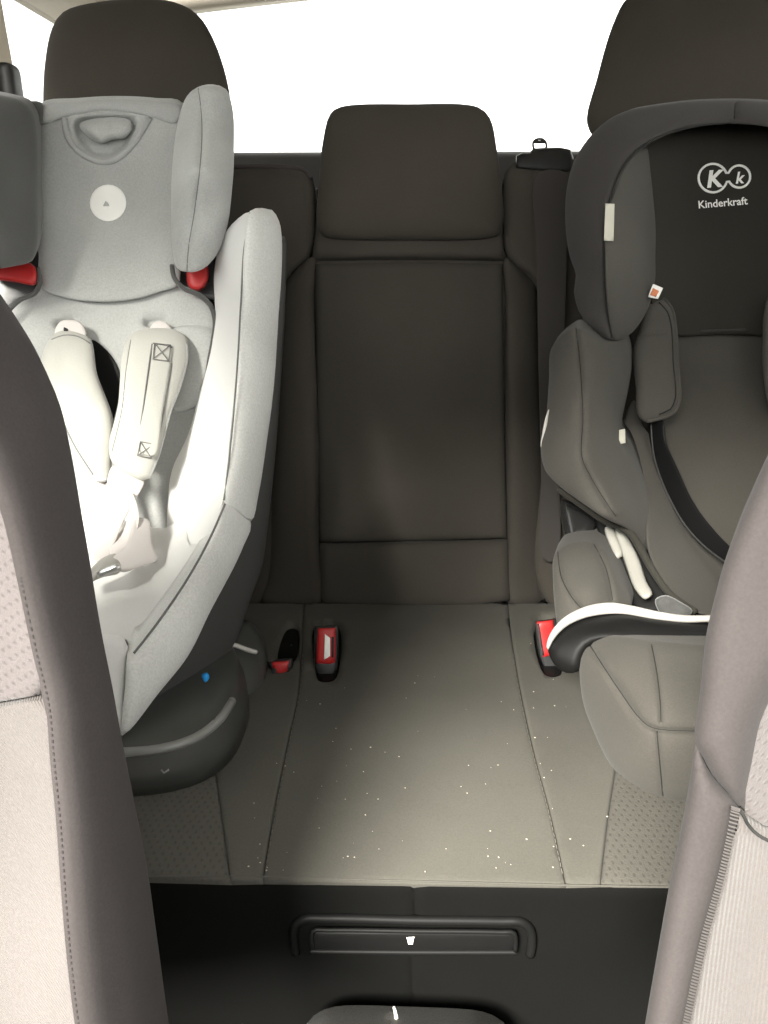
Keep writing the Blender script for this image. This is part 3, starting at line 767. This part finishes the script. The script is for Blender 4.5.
cushion('headrest_frame', [(-10, 250), (44, 255), (44, 292), (20, 302), (-10, 318)], 0.995, 'black_plastic', A, h=0.004, r=5, t=0.02, taper=1, sp=6)
cushion('headrest_frame', [(172, 250), (212, 250), (218, 300), (200, 297), (182, 288)], 0.99, 'black_plastic', A, h=0.004, r=5, t=0.02, taper=1, sp=6)
# harness
cushion('harness_dark_patch', [(92, 340), (104, 348), (116, 364), (121, 384), (116, 410), (110, 424), (100, 392), (94, 362)], lambda x, y: Depth([(10, 320, .985), (100, 300, 1.0), (205, 310, .975), (20, 480, .95), (110, 480, .96), (190, 480, .92), (110, 400, .985)])(x, y) - 0.0125, 'drawer_plastic', A, h=0.0006, r=3, t=0.004, taper=1, sp=5)  # flat near-black patch on the back liner between the shoulder pads
hr, s_lp = cushion('shoulder_pad', [(51, 337), (62, 330), (80, 333), (91, 340), (97, 375), (113, 421), (112, 462), (109, 480), (94, 481), (70, 446), (43, 381), (41, 360)], [(60, 335, .962), (85, 338, .962), (110, 470, .875), (45, 380, .93), (80, 400, .915)], 'pad_pale', A, h=0.014, r=14, t=0.014, taper=0.97, sp=6, wr=0.003, wrs=26)
seamtube('pad_piping', [(44, 372), (56, 408), (72, 444), (93, 478), (108, 479)], s_lp, 0.0022, 'grey_light', hr, lift=-0.001)
seamtube('pad_seam', [(52, 340), (64, 336), (78, 337), (90, 344)], s_lp, 0.0009, 'grey_thread', hr)
seamtube('pad_seam', [(46, 372), (58, 408), (74, 444), (93, 474)], s_lp, 0.0010, 'grey_thread', hr)
cushion('strap_end', [(55, 334), (60, 322), (72, 320), (82, 324), (86, 337), (74, 336)], .965, 'webbing_white', hr, h=0.003, r=4, t=0.003, taper=1, sp=4)
cushion('eyelet', [(64, 327), (68, 329), (68, 332), (64, 332)], .9605, 'black_satin', hr, h=0.0005, r=1, t=0.001, taper=1, sp=3)
pr, s_rp = cushion('shoulder_pad', [(128, 338), (136, 331), (156, 328), (176, 330), (187, 339), (188, 356), (181, 385), (171, 412), (159, 456), (150, 478), (143, 481), (131, 476), (112, 462), (109, 446), (119, 402), (122, 356)], [(140, 335, .955), (185, 340, .945), (150, 470, .855), (110, 450, .87), (150, 400, .895)], 'pad_pale', A, h=0.014, r=13, t=0.014, taper=0.97, sp=6, wr=0.0012, wrs=30,
               seams=[([(131, 340), (126, 372), (122, 410), (112, 452)], 0.004, 2.2)], seam_mat='grey_thread')
cushion('pad_band', [(153, 343), (160, 344), (172, 347), (171, 362), (163, 410), (154, 456), (136, 448), (144, 405), (150, 365)], lambda x, y: Depth([(140, 335, .955), (185, 340, .945), (150, 470, .855), (110, 450, .87), (150, 400, .895)])(x, y) - 0.0125, 'pad_pale', pr, h=0.004, r=3.5, t=0.003, taper=1, sp=4)
lift = 0.0046
for ln in ([(152, 345), (149, 365), (144, 402), (138, 444)], [(171, 364), (166, 395), (160, 430), (155, 453)], [(153, 344), (160, 345), (171, 348)]):
    seamtube('band_seam', ln, s_rp, 0.0009, 'grey_thread', pr, lift=0.0012)
seamtube('pad_piping', [(186, 345), (187, 357), (180, 386), (170, 412), (158, 456), (149, 478)], s_rp, 0.0016, 'grey_light', pr, lift=-0.001)
for (cx, cy, sz, an) in ((161.5, 353, 8, 0.12), (146, 449, 7, 0.2)):
    q = [(-1, -1), (1, -1), (1, 1), (-1, 1)]
    q = [(cx + sz * (a * math.cos(an) - b * math.sin(an)), cy + sz * (a * math.sin(an) + b * math.cos(an))) for a, b in q]
    for a, b in ((0, 1), (1, 2), (2, 3), (3, 0), (0, 2), (1, 3)):
        tube('cross_stitch', s_rp([q[a], [(q[a][0] + q[b][0]) / 2, (q[a][1] + q[b][1]) / 2], q[b]], lift), 0.0007, 'grey_thread', pr, k=5)  # box stitch
cushion('strap_end', [(150, 330), (154, 323), (161, 321), (168, 324), (171, 331)], .962, 'webbing_white', pr, h=0.003, r=3, t=0.003, taper=1, sp=4)
cushion('harness_strap', [(113, 466), (130, 474), (144, 480), (132, 505), (122, 525), (112, 550), (106, 562), (94, 560), (96, 530), (104, 500)], [(120, 470, .868), (140, 480, .862), (100, 560, .79), (125, 520, .82)], 'webbing_white', A, h=0.0015, r=3, t=0.002, taper=1, sp=5)
cushion('harness_strap', [(132, 493), (137, 505), (139, 520), (134, 536), (124, 548), (111, 556), (112, 540), (124, 528), (129, 512)], [(135, 495, .835), (137, 520, .80), (112, 552, .785), (124, 535, .81)], 'webbing_white', A, h=0.0015, r=3, t=0.002, taper=1, sp=4)
cushion('harness_strap', [(136, 519), (148, 520), (152, 545), (157, 560), (140, 566), (122, 572), (112, 560), (126, 545)], [(138, 522, .80), (155, 558, .775), (118, 568, .755), (128, 548, .77)], 'webbing_white', A, h=0.002, r=4, t=0.003, taper=1, sp=4)
cushion('harness_strap', [(94, 480), (110, 481), (108, 510), (101, 555), (90, 556), (92, 520)], [(100, 482, .88), (96, 555, .80), (108, 520, .84)], 'webbing_white', A, h=0.0015, r=3, t=0.002, taper=1, sp=5)
cushion('harness_buckle', [(84, 578), (92, 568), (104, 558), (114, 554), (121, 557), (122, 565), (118, 573), (104, 576), (92, 582), (86, 586)], [(86, 580, .752), (118, 556, .768), (118, 572, .752), (100, 565, .755)], 'insert_plastic', A, h=0.007, r=6, t=0.012, taper=0.95, sp=4)
cushion('buckle_tongue', [(97, 573), (108, 567), (119, 564), (120, 570), (110, 574), (98, 578)], .742, 'steel', A, h=0.002, r=3, t=0.004, taper=1, sp=4)

# ================================================================== charcoal child seat
B = thing('child_seat', 'charcoal padded child car seat with white logo and white armrest edge', 'child seat', (0.40, 0.72, 0.36), 'child car seats')
CX = 727.0
def mir(l): return [(2 * CX - a[0],) + tuple(a[1:]) for a in l]
HD = [(650, 160, .965), (655, 300, .955), (700, 125, 1.0), (727, 220, 1.005), (727, 330, .985), (800, 160, .965), (800, 300, .955), (760, 125, 1.0)]
hco, s_hc = cushion('head_panel', [(640, 148), (660, 134), (692, 124), (727, 120), (762, 124), (795, 134), (812, 148), (806, 200), (802, 310), (790, 332), (727, 334), (664, 332), (652, 310), (650, 200)], HD, 'charcoal_dark', B, h=0.008, r=10, t=0.03, taper=0.97, sp=7, wr=0.0012, wrs=28,
        seams=[([(700, 130), (703, 140), (706, 156)], 0.002, 4)])
RIMD = [(735, 96, .965), (650, 107, .955), (600, 126, .94), (568, 200, .935), (574, 270, .93), (692, 126, .925), (650, 142, .895), (612, 190, .86), (604, 250, .85), (610, 336, .88), (578, 310, .91), (727, 122, .94)]
rimo = [(734, 95), (695, 101), (650, 106), (629, 110), (608, 120), (587, 140), (573, 164), (566, 195), (566, 232), (570, 257), (576, 275), (574, 291), (578, 309), (587, 325), (600, 336), (612, 340.5), (609, 320), (606, 287), (604, 245), (606, 214), (612, 194), (621, 170), (637, 150), (660, 136), (692, 126), (734, 122)]
rim_full = rimo[1:-1] + mir(rimo[1:-1])[::-1]
RIMF = RIMD[1:] + [(2 * CX - a, b, c) for a, b, c in RIMD[1:-1]]
cushion('head_rim', rim_full, RIMF, 'charcoal_rim', B, h=0.014, r=12, t=0.08, taper=0.985, sp=7, ex=(0.36, 0.9, 0.15), seams=[([(735, 98), (735, 108), (734, 119)], 0.003, 2.0)], seam_mat='thread_dark')
wing = [(637, 151), (645, 149), (650, 174), (653, 209), (655, 256), (655, 281), (649, 306), (640, 323), (628, 336), (613, 341), (609, 320), (606, 287), (605, 245), (607, 214), (613, 194), (622, 170)]
WD = [(640, 152, .93), (650, 180, .95), (655, 260, .955), (606, 230, .85), (606, 290, .85), (612, 338, .885), (635, 330, .91), (630, 250, .885)]
cushion('head_wing', wing, WD, 'charcoal', B, h=0.012, r=12, t=0.06, taper=0.96, sp=6, ex=(0.3, 0.93, 0.2))
cushion('head_wing', mir(wing), [(2 * CX - a, b, c) for a, b, c in WD], 'charcoal', B, h=0.012, r=12, t=0.06, taper=0.96, sp=8, ex=(0.5, 0.85, 0.2))
ln = catmull([(768, 122), (727, 123), (692, 127), (660, 137), (637, 151), (621, 171), (612, 195), (605, 218), (604.5, 245), (606, 287), (609, 320), (612, 338)], False, 4)
tube('seam', pts(ln[:, 0], ln[:, 1], Depth(RIMF)(ln[:, 0], ln[:, 1]) - 0.003), 0.0011, 'thread_dark', B)
cushion('care_label', [(605.5, 203.5), (614.5, 204), (613.5, 241), (604, 240.5)], [(605, 205, .834), (614, 205, .842), (605, 240, .829), (614, 240, .84)], 'ivory_label', B, h=0.0006, r=1.5, t=0.0015, taper=1, sp=5, sharp=True, label='pale fabric label')
tgp, s_t = cushion('side_tag', [(648, 297), (653, 284), (663, 288), (658, 299)], .918, 'white_print', B, h=0.0004, r=1.5, t=0.001, taper=1, sp=3, sharp=True, label='small white and orange tag')
cushion('tag_print', [(650, 295), (653, 288), (659, 291), (656, 297)], .9172, 'orange_print', tgp, h=0.0003, r=1, t=0.0006, taper=1, sp=3, sharp=True)
# logo on the head panel
c1, r1, c2, r2 = (713, 178.5), 14.2, (739, 177), 11.0
lp = []
d = math.hypot(c2[0] - c1[0], c2[1] - c1[1]); base_a = math.atan2(c2[1] - c1[1], c2[0] - c1[0])
a1, a2 = 0.32, 0.41
for a in np.linspace(a1, 2 * math.pi - a1, 34): lp.append((c1[0] + r1 * math.cos(a + base_a), c1[1] + r1 * math.sin(a + base_a)))
for a in np.linspace(math.pi + a2, 3 * math.pi - a2, 28): lp.append((c2[0] + r2 * math.cos(a + base_a), c2[1] + r2 * math.sin(a + base_a)))
tube('logo_outline', s_hc(np.array(lp), 0.0012), 0.0015, 'white_print', hco, closed=True, k=6, flat=0.5)
text_on('logo_letter', 'K', 714, 187, 23, s_hc, 'white_print', hco, ang=0.06, shear=0.2, bold=0.035, lift=0.0012)
text_on('logo_letter', 'k', 739, 183.5, 16, s_hc, 'white_print', hco, ang=0.06, shear=0.25, bold=0.025, lift=0.0012)
text_on('logo_text', 'Kinderkraft', 723, 206.5, 10.6, s_hc, 'white_print', hco, ang=0.085, bold=0.016, lift=0.0012)
# back panel, side panels
cushion('back_panel', [(664, 330), (727, 332), (792, 330), (800, 420), (800, 545), (760, 580), (728, 570), (690, 560), (664, 500), (655, 420)], [(665, 335, .985), (790, 335, .985), (727, 335, 1.0), (727, 450, .975), (665, 480, .95), (790, 480, .95), (727, 565, .90)], 'charcoal_panel', B, h=0.008, r=9, t=0.03, taper=0.97, sp=8, wr=0.001)
tube('panel_seam', [P(680, 331.5, .973), P(720, 330.5, .977), P(760, 330, .977)], 0.0016, 'charcoal_rim', B)
cushion('inner_side', [(634, 400), (642, 424), (652, 440), (662, 480), (690, 525), (722, 560), (745, 580), (730, 612), (694, 612), (668, 588), (650, 556), (646, 525), (647, 506), (640, 484), (630, 458), (622, 430)],
        [(635, 410, .965), (655, 440, .955), (690, 525, .92), (735, 575, .87), (715, 610, .80), (668, 588, .80), (647, 520, .85), (632, 460, .93)], 'charcoal', B, h=0.007, r=7, t=0.03, taper=0.98, sp=7)
cushion('seat_base_liner', [(690, 560), (760, 570), (800, 575), (800, 640), (700, 640), (660, 625), (650, 600)], [(700, 565, .94), (790, 570, .94), (700, 635, .80), (790, 635, .80)], 'charcoal', B, h=0.006, r=8, t=0.03, taper=1, sp=9)
tor = [(551, 349), (562, 335), (576, 327), (590, 334), (606, 341), (622, 340), (629, 350), (630, 370), (625, 400), (621, 418), (619, 441), (631, 460), (640, 484), (647, 506), (648, 526), (646, 552), (630, 531), (606, 519), (578, 500), (559, 486), (545, 470), (541, 448), (546, 418), (549, 380)]
TD = [(552, 350, .90), (578, 330, .86), (582, 400, .82), (582, 455, .79), (612, 511, .78), (546, 420, .875), (543, 460, .85), (575, 498, .80), (628, 350, .92), (622, 420, .90), (640, 490, .87), (646, 545, .84)]
cushion('torso_wing', tor, TD, 'charcoal', B, h=0.016, r=13, t=0.08, taper=0.96, sp=6, ex=(0.3, 0.95, 0.1), seams=[([(576, 328), (580, 362), (583, 419), (582, 456), (590, 475), (609, 506), (616, 516)], 0.005, 2.4)], seam_mat='thread_dark')
tormi = mir(tor)
cushion('torso_wing', tormi, [(2 * CX - a, b, c) for a, b, c in TD], 'charcoal', B, h=0.016, r=13, t=0.08, taper=0.96, sp=9, ex=(0.5, 0.85, 0.1))
pe = catmull([(560, 489), (580, 503), (606, 521), (628, 531), (640, 548), (650, 566), (668, 592), (682, 603), (696, 612)], False, 4)
tube('edge_piping', pts(pe[:, 0], pe[:, 1], np.linspace(.835, .775, len(pe))), np.linspace(0.0045, 0.0035, len(pe)), 'charcoal_dark', B)
cushion('side_stripe', [(541, 447), (543, 430), (546, 416), (549, 409), (548, 420), (544, 446)], .862, 'white_plastic', B, h=0.001, r=1.5, t=0.004, taper=1, sp=3, label='thin white side stripe')
cushion('inner_tag', [(619, 430), (625, 429), (625.5, 443), (619, 444)], .872, 'ivory_label', B, h=0.0004, r=1, t=0.001, taper=1, sp=3, sharp=True)
# shoulder pads and belt
shp, s_sp = cushion('shoulder_pad', [(648, 301), (656, 297), (664, 298), (672, 308), (676, 325), (678, 362), (680, 400), (675, 412), (662, 419), (647, 423), (638, 416), (636, 387), (634, 350), (640, 329)], [(650, 302, .958), (675, 320, .955), (680, 400, .935), (640, 415, .925), (636, 350, .94)], 'charcoal', B, h=0.012, r=11, t=0.012, taper=0.97, sp=6, seams=[([(636, 336), (650, 334), (668, 333)], 0.002, 2)], wr=0.0012, wrs=22)
seamtube('pad_piping', [(662, 298), (671, 308), (675, 325), (677, 362), (679, 400), (674, 412), (661, 418), (647, 421)], s_sp, 0.0022, 'charcoal', shp, lift=0.0)
seamtube('pad_seam', [(659, 303), (667, 312), (671, 326), (673, 362), (675, 398), (670, 409), (659, 414)], s_sp, 0.0009, 'thread_dark', shp)
cushion('shoulder_pad', [(768, 298), (780, 297), (800, 300), (808, 330), (806, 410), (790, 422), (772, 412), (765, 390), (763, 340), (764, 312)], .945, 'charcoal', B, h=0.012, r=11, t=0.012, taper=0.97, sp=7)
cushion('harness_belt', [(650, 420), (663, 420), (666, 441), (678, 469), (694, 503), (715, 531), (740, 556), (760, 575), (752, 590), (725, 563), (703, 547), (684, 525), (665, 491), (653, 456)], [(655, 422, .935), (664, 450, .925), (684, 510, .895), (725, 550, .85), (755, 580, .81)], 'webbing_black', B, h=0.002, r=4, t=0.003, taper=1, sp=5, label='black harness belt')
bl = catmull([(651, 424), (654, 456), (666, 491), (685, 525), (704, 546), (725, 562)], False, 4)
tube('belt_edge', pts(bl[:, 0], bl[:, 1], Depth([(655, 422, .935), (664, 450, .925), (684, 510, .895), (725, 550, .85), (755, 580, .81)])(bl[:, 0], bl[:, 1]) - .002), 0.0012, 'shell_plastic', B)
# lower shell, armrest, booster front
cushion('shell_joint', [(562, 500), (572, 502), (586, 508), (597, 519), (594, 533), (582, 541), (568, 540), (563, 525)], [(563, 505, .90), (595, 520, .88), (570, 540, .88)], 'black_gloss', B, h=0.014, r=10, t=0.10, taper=1, sp=4)
cushion('shaded_shell_side', [(596, 515), (612, 520), (632, 532), (650, 560), (668, 592), (662, 610), (632, 608), (616, 580), (604, 550)], [(600, 520, .87), (665, 600, .80), (620, 590, .83)], 'drawer_plastic', B, h=0.004, r=6, t=0.05, taper=1, sp=6)  # near-black colour paints in the shadow between armrest pad and inserts
cushion('white_insert', [(605, 528), (612, 526), (616, 535), (622, 556), (617, 559), (610, 545)], [(606, 528, .85), (620, 557, .83), (612, 528, .848)], 'insert_plastic', B, h=0.003, r=3, t=0.008, taper=1, sp=4, label='white shell insert')
cushion('white_insert', [(614, 527), (622, 529), (630, 541), (638, 558), (646, 581), (652, 594), (645, 599), (635, 589), (626, 565), (620, 546)], [(615, 528, .85), (650, 595, .78), (630, 575, .81), (632, 545, .835)], 'insert_plastic', B, h=0.005, r=5, t=0.01, taper=1, sp=4, label='white shell insert')
cushion('inner_lining', [(656, 600), (666, 596), (679, 602), (692, 611), (684, 618), (662, 614)], .765, 'grey_mid', B, h=0.004, r=4, t=0.01, taper=1, sp=4, wr=0.006, wrs=12)
cushion('armrest_pad', [(554, 556), (564, 545), (584, 540), (602, 546), (612, 562), (622, 582), (632, 604), (620, 622), (590, 630), (562, 640), (556, 616), (553, 578)], [(555, 560, .82), (584, 542, .83), (628, 600, .79), (560, 615, .78), (592, 590, .77)], 'charcoal', B, h=0.020, r=16, t=0.10, taper=0.97, sp=5, ex=(0.3, 0.93, -0.1),
        seams=[([(558, 552), (562, 578), (575, 601), (586, 612)], 0.004, 2.2), ([(594, 545), (606, 570), (612, 600)], 0.004, 2.2)], seam_mat='thread_dark')
tr_lo = [(548, 650), (553, 641), (563, 629), (579, 620), (599, 615), (622, 614), (653, 619), (684, 622.5), (712, 622), (760, 621)]
cushion('armrest', [(547, 648)] + tr_lo + [(760, 652), (706, 651), (653, 650), (622, 643), (600, 641), (588, 647), (582, 660), (579, 671), (566, 673), (553, 663)], [(548, 650, .735), (600, 615, .735), (684, 622, .70), (760, 625, .70), (566, 670, .725), (653, 648, .69), (600, 640, .71), (740, 650, .69)], 'drawer_plastic', B, h=0.010, r=10, t=0.04, taper=0.95, sp=6, swell=0, ex=(0.28, 0.9, -0.42), label='black armrest')
cushion('armrest_edge', [(546.5, 647), (550, 634), (562, 619), (584, 607), (609, 602.5), (631, 605.5), (659, 611.5), (684, 615), (712, 615), (760, 614), (760, 621)] + tr_lo[::-1][1:], [(548, 648, .732), (600, 608, .732), (660, 614, .708), (712, 618, .695), (760, 618, .692), (560, 625, .732)], 'white_plastic', B, h=0.004, r=3, t=0.008, taper=1, sp=5, swell=0, label='white armrest edge')
bf = [(580, 658), (584, 648), (594, 640), (610, 635), (655, 640), (706, 644), (760, 644), (860, 650), (880, 720), (850, 810), (760, 812), (700, 805), (681, 803), (659, 800), (634, 788), (614, 770), (603, 752), (593, 730), (584, 706), (580, 680)]
FD = [(581, 660, .72), (600, 638, .715), (655, 642, .675), (760, 646, .665), (606, 669, .68), (648, 725, .62), (700, 731, .61), (800, 731, .61), (584, 706, .715), (614, 770, .675), (659, 799, .648), (760, 810, .632), (860, 800, .64), (625, 697, .65), (640, 760, .635), (720, 690, .635), (860, 680, .65)]
cushion('booster_front', bf, FD, 'charcoal', B, h=0.014, r=12, t=0.07, taper=0.97, sp=7, ex=(0.30, 0.94, -0.13), seams=[([(589, 643), (606, 669), (625, 697), (638, 715), (650, 726), (664, 729.5), (700, 731), (800, 731)], 0.006, 2.6), ([(652, 645), (657, 669), (661, 700), (662, 722)], 0.004, 2.2), ([(658, 731), (661, 765), (664, 801)], 0.004, 2.2)], seam_mat='thread_dark')

# ================================================================== front seats
def front_seat(lab, loc): return thing('front_seat', lab, 'seat', loc, 'front seats')
FL = front_seat('grey fabric front seat with hatched cloth insert and one long straight bolster seam', (-0.36, 0.1, 0.0))
FP = Plane((0, 0.245, 0.49), (0, -1, 0.17))
FPd = lambda x, y: FP(x, y)
edge = [(-60, 240), (-20, 272), (0, 300), (22, 332), (45, 370), (60, 405), (71, 452), (81, 510), (90, 562), (96, 600), (103, 640), (113, 690), (123, 745), (134, 800), (146, 860), (156, 930), (169, 1024), (185, 1120)]
seam = [(92, 1120), (74, 1024), (66, 960), (60, 890), (55, 820), (49, 760), (44, 706), (32, 655), (16, 580), (2, 520), (-16, 470), (-60, 380)]
ex = (-0.50, 0.86, 0.05)
_sy = np.array([q[1] for q in seam[::-1]], float); _sx = np.array([q[0] for q in seam[::-1]], float)
DBL = lambda x, y: FP(x, y) + 0.00065 * np.maximum(0, np.asarray(x) - np.interp(y, _sy, _sx))
DIL = lambda x, y: FP(x, y) + 0.03 * (1 - np.exp(-np.maximum(0, np.interp(y, _sy, _sx) - np.asarray(x)) / 60.0))
fb, s_fb = cushion('bolster', edge + seam, DBL, 'front_bolster', FL, h=0.020, r=36, t=0.10, taper=1.0, sp=12, ex=ex, bulge=0.1)
ins = seam[::-1] + []
inl = [(-60, 380), (-16, 470), (2, 520), (16, 580), (32, 655), (44, 694), (20, 698), (-60, 712), (-400, 750), (-755, 780), (-765, 470), (-700, 370), (-300, 333), (-120, 343)]
cushion('upper_insert', inl, DIL, 'front_dash', FL, h=0.010, r=10, t=0.06, taper=1.0, sp=20, ex=(-0.5, 0.86, 0), sharp=True)
inl = [(45, 699), (49, 760), (55, 820), (60, 890), (66, 960), (74, 1024), (92, 1120), (-400, 1180), (-618, 1200), (-738, 900), (-752, 785), (-400, 755), (-60, 717), (20, 703)]
cushion('lower_insert', inl, DIL, 'front_insert', FL, h=0.012, r=12, t=0.06, taper=1.0, sp=20, ex=(-0.5, 0.86, 0), sharp=True)
stitches('stitching', [(a + 5, b) for a, b in seam[::-1][3:]], s_fb, 0.00022, 'thread_mauve', FL, step=6, fill=0.5)
box('seat_base', (-0.62, -0.28, 0.02), (-0.13, 0.33, 0.30), 'front_bolster', FL, 0.05, 4)
cushion('outer_bolster', [(-62, 262), (-200, 258), (-500, 262), (-760, 290), (-870, 440), (-900, 900), (-770, 1200), (-622, 1200), (-742, 900), (-768, 470), (-702, 367), (-300, 330), (-120, 340), (-62, 378)], FP, 'front_bolster', FL, h=0.02, r=34, t=0.08, taper=0.99, sp=26, ex=(-0.5, 0.86, -0.05))

FR = front_seat('mauve grey fabric front seat with curved seam, zigzag stitching and ribbed lower insert', (0.36, 0.1, 0.0))
edge = [(830, 360), (795, 408), (768, 455), (752, 493), (738, 526), (725, 560), (715, 596), (706, 636), (700, 690), (695, 740), (688, 790), (679, 838), (668, 892), (656, 960), (645, 1024), (630, 1120)]
curve = [(698, 738), (703, 756), (712, 773), (725, 788), (737, 804), (748, 816), (768, 827), (820, 838)]
zig = [(738, 808), (733, 838), (725, 875), (716, 908), (708, 936), (700, 972), (693, 1006), (686, 1040), (672, 1120)]
ex = (0.50, 0.86, 0.05)
up = edge[:10] + [(703, 756), (712, 773), (725, 788), (737, 803), (744, 811), (747, 790), (753, 760), (762, 720), (775, 690), (800, 640), (850, 560)]
fb2, s_fu = cushion('upper_bolster', up, FP, 'front_bolster', FR, h=0.020, r=30, t=0.10, taper=1.0, sp=11, ex=ex, bulge=0.1)
lo = [(697, 742)] + edge[10:] + zig[::-1] + [(725, 791), (712, 776), (703, 759)]
fb3, s_fl = cushion('lower_bolster', lo, FP, 'front_bolster', FR, h=0.018, r=22, t=0.10, taper=1.0, sp=11, ex=ex, bulge=0.1)
_rx = np.array([(560, 850), (640, 800), (690, 775), (760, 753), (812, 744), (838, 735), (936, 710), (1006, 695), (1120, 674)], float)
DIR = lambda x, y: FP(x, y) + 0.03 * (1 - np.exp(-np.maximum(0, np.asarray(x) - np.interp(y, _rx[:, 0], _rx[:, 1])) / 60.0))
cushion('upper_insert', [(850, 560), (800, 640), (775, 690), (762, 720), (753, 760), (747, 790), (745, 813), (768, 825), (820, 836), (1000, 855), (1570, 890), (1570, 480), (1500, 370), (1100, 340), (930, 400)], DIR, 'front_dash', FR, h=0.012, r=9, t=0.06, taper=1.0, sp=18, ex=(0.5, 0.86, 0), sharp=True)
cushion('lower_insert', [(740, 812), (750, 820), (768, 829), (820, 840), (1000, 859), (1562, 895), (1530, 1000), (1438, 1200), (674, 1120), (688, 1040), (695, 1006), (702, 972), (710, 936), (718, 908), (727, 875), (735, 838)], DIR, 'front_rib', FR, h=0.010, r=9, t=0.06, taper=1.0, sp=18, ex=(0.5, 0.86, 0), sharp=True)
cushion('outer_bolster', [(840, 400), (1100, 290), (1450, 235), (1640, 270), (1715, 460), (1720, 900), (1580, 1200), (1442, 1200), (1562, 900), (1574, 480), (1502, 366), (1100, 336), (932, 396), (852, 556), (838, 470)], FP, 'front_bolster', FR, h=0.02, r=34, t=0.08, taper=0.99, sp=26, ex=(0.55, 0.83, -0.05))
seamtube('curved_piping', curve[1:], s_fu, 0.0007, 'thread_dark', FR, lift=0.0)
zz = []
zc = catmull(zig, False, 3.2)
sf_ = s_fl
for i, (x, y) in enumerate(zc[:-4]):
    a = sf_([[x - 7, y - 1.5], [x - 2.5, y], [x + 1, y + 1]], 0.0)
    dpt = FP(np.array([x - 7, x - 2.5, x + 1]), np.array([y - 1.5, y, y + 1]))
    zz.append(pts(np.array([x - 7, x - 2.5, x + 2]), np.array([y - 1.5, y, y + 1.2]), dpt - np.array([0.0175, 0.0135, 0.009])))
V = []; F = []
for a in zz:
    b = len(V); u = np.array((0, 0, 0.0004))
    off = np.array((0, -0.0006, 0))
    for q in a: V += [q + u, q + off, q - u]
    for k in (0, 1):
        for j in (0, 1):
            F.append([b + 3 * k + j, b + 3 * k + j + 1, b + 3 * k + j + 4, b + 3 * k + j + 3])
link_mesh('zigzag_stitching', V, F, 'thread_light', FR, False)
box('seat_base', (0.13, -0.28, 0.02), (0.62, 0.33, 0.30), 'front_bolster', FR, 0.05, 4)
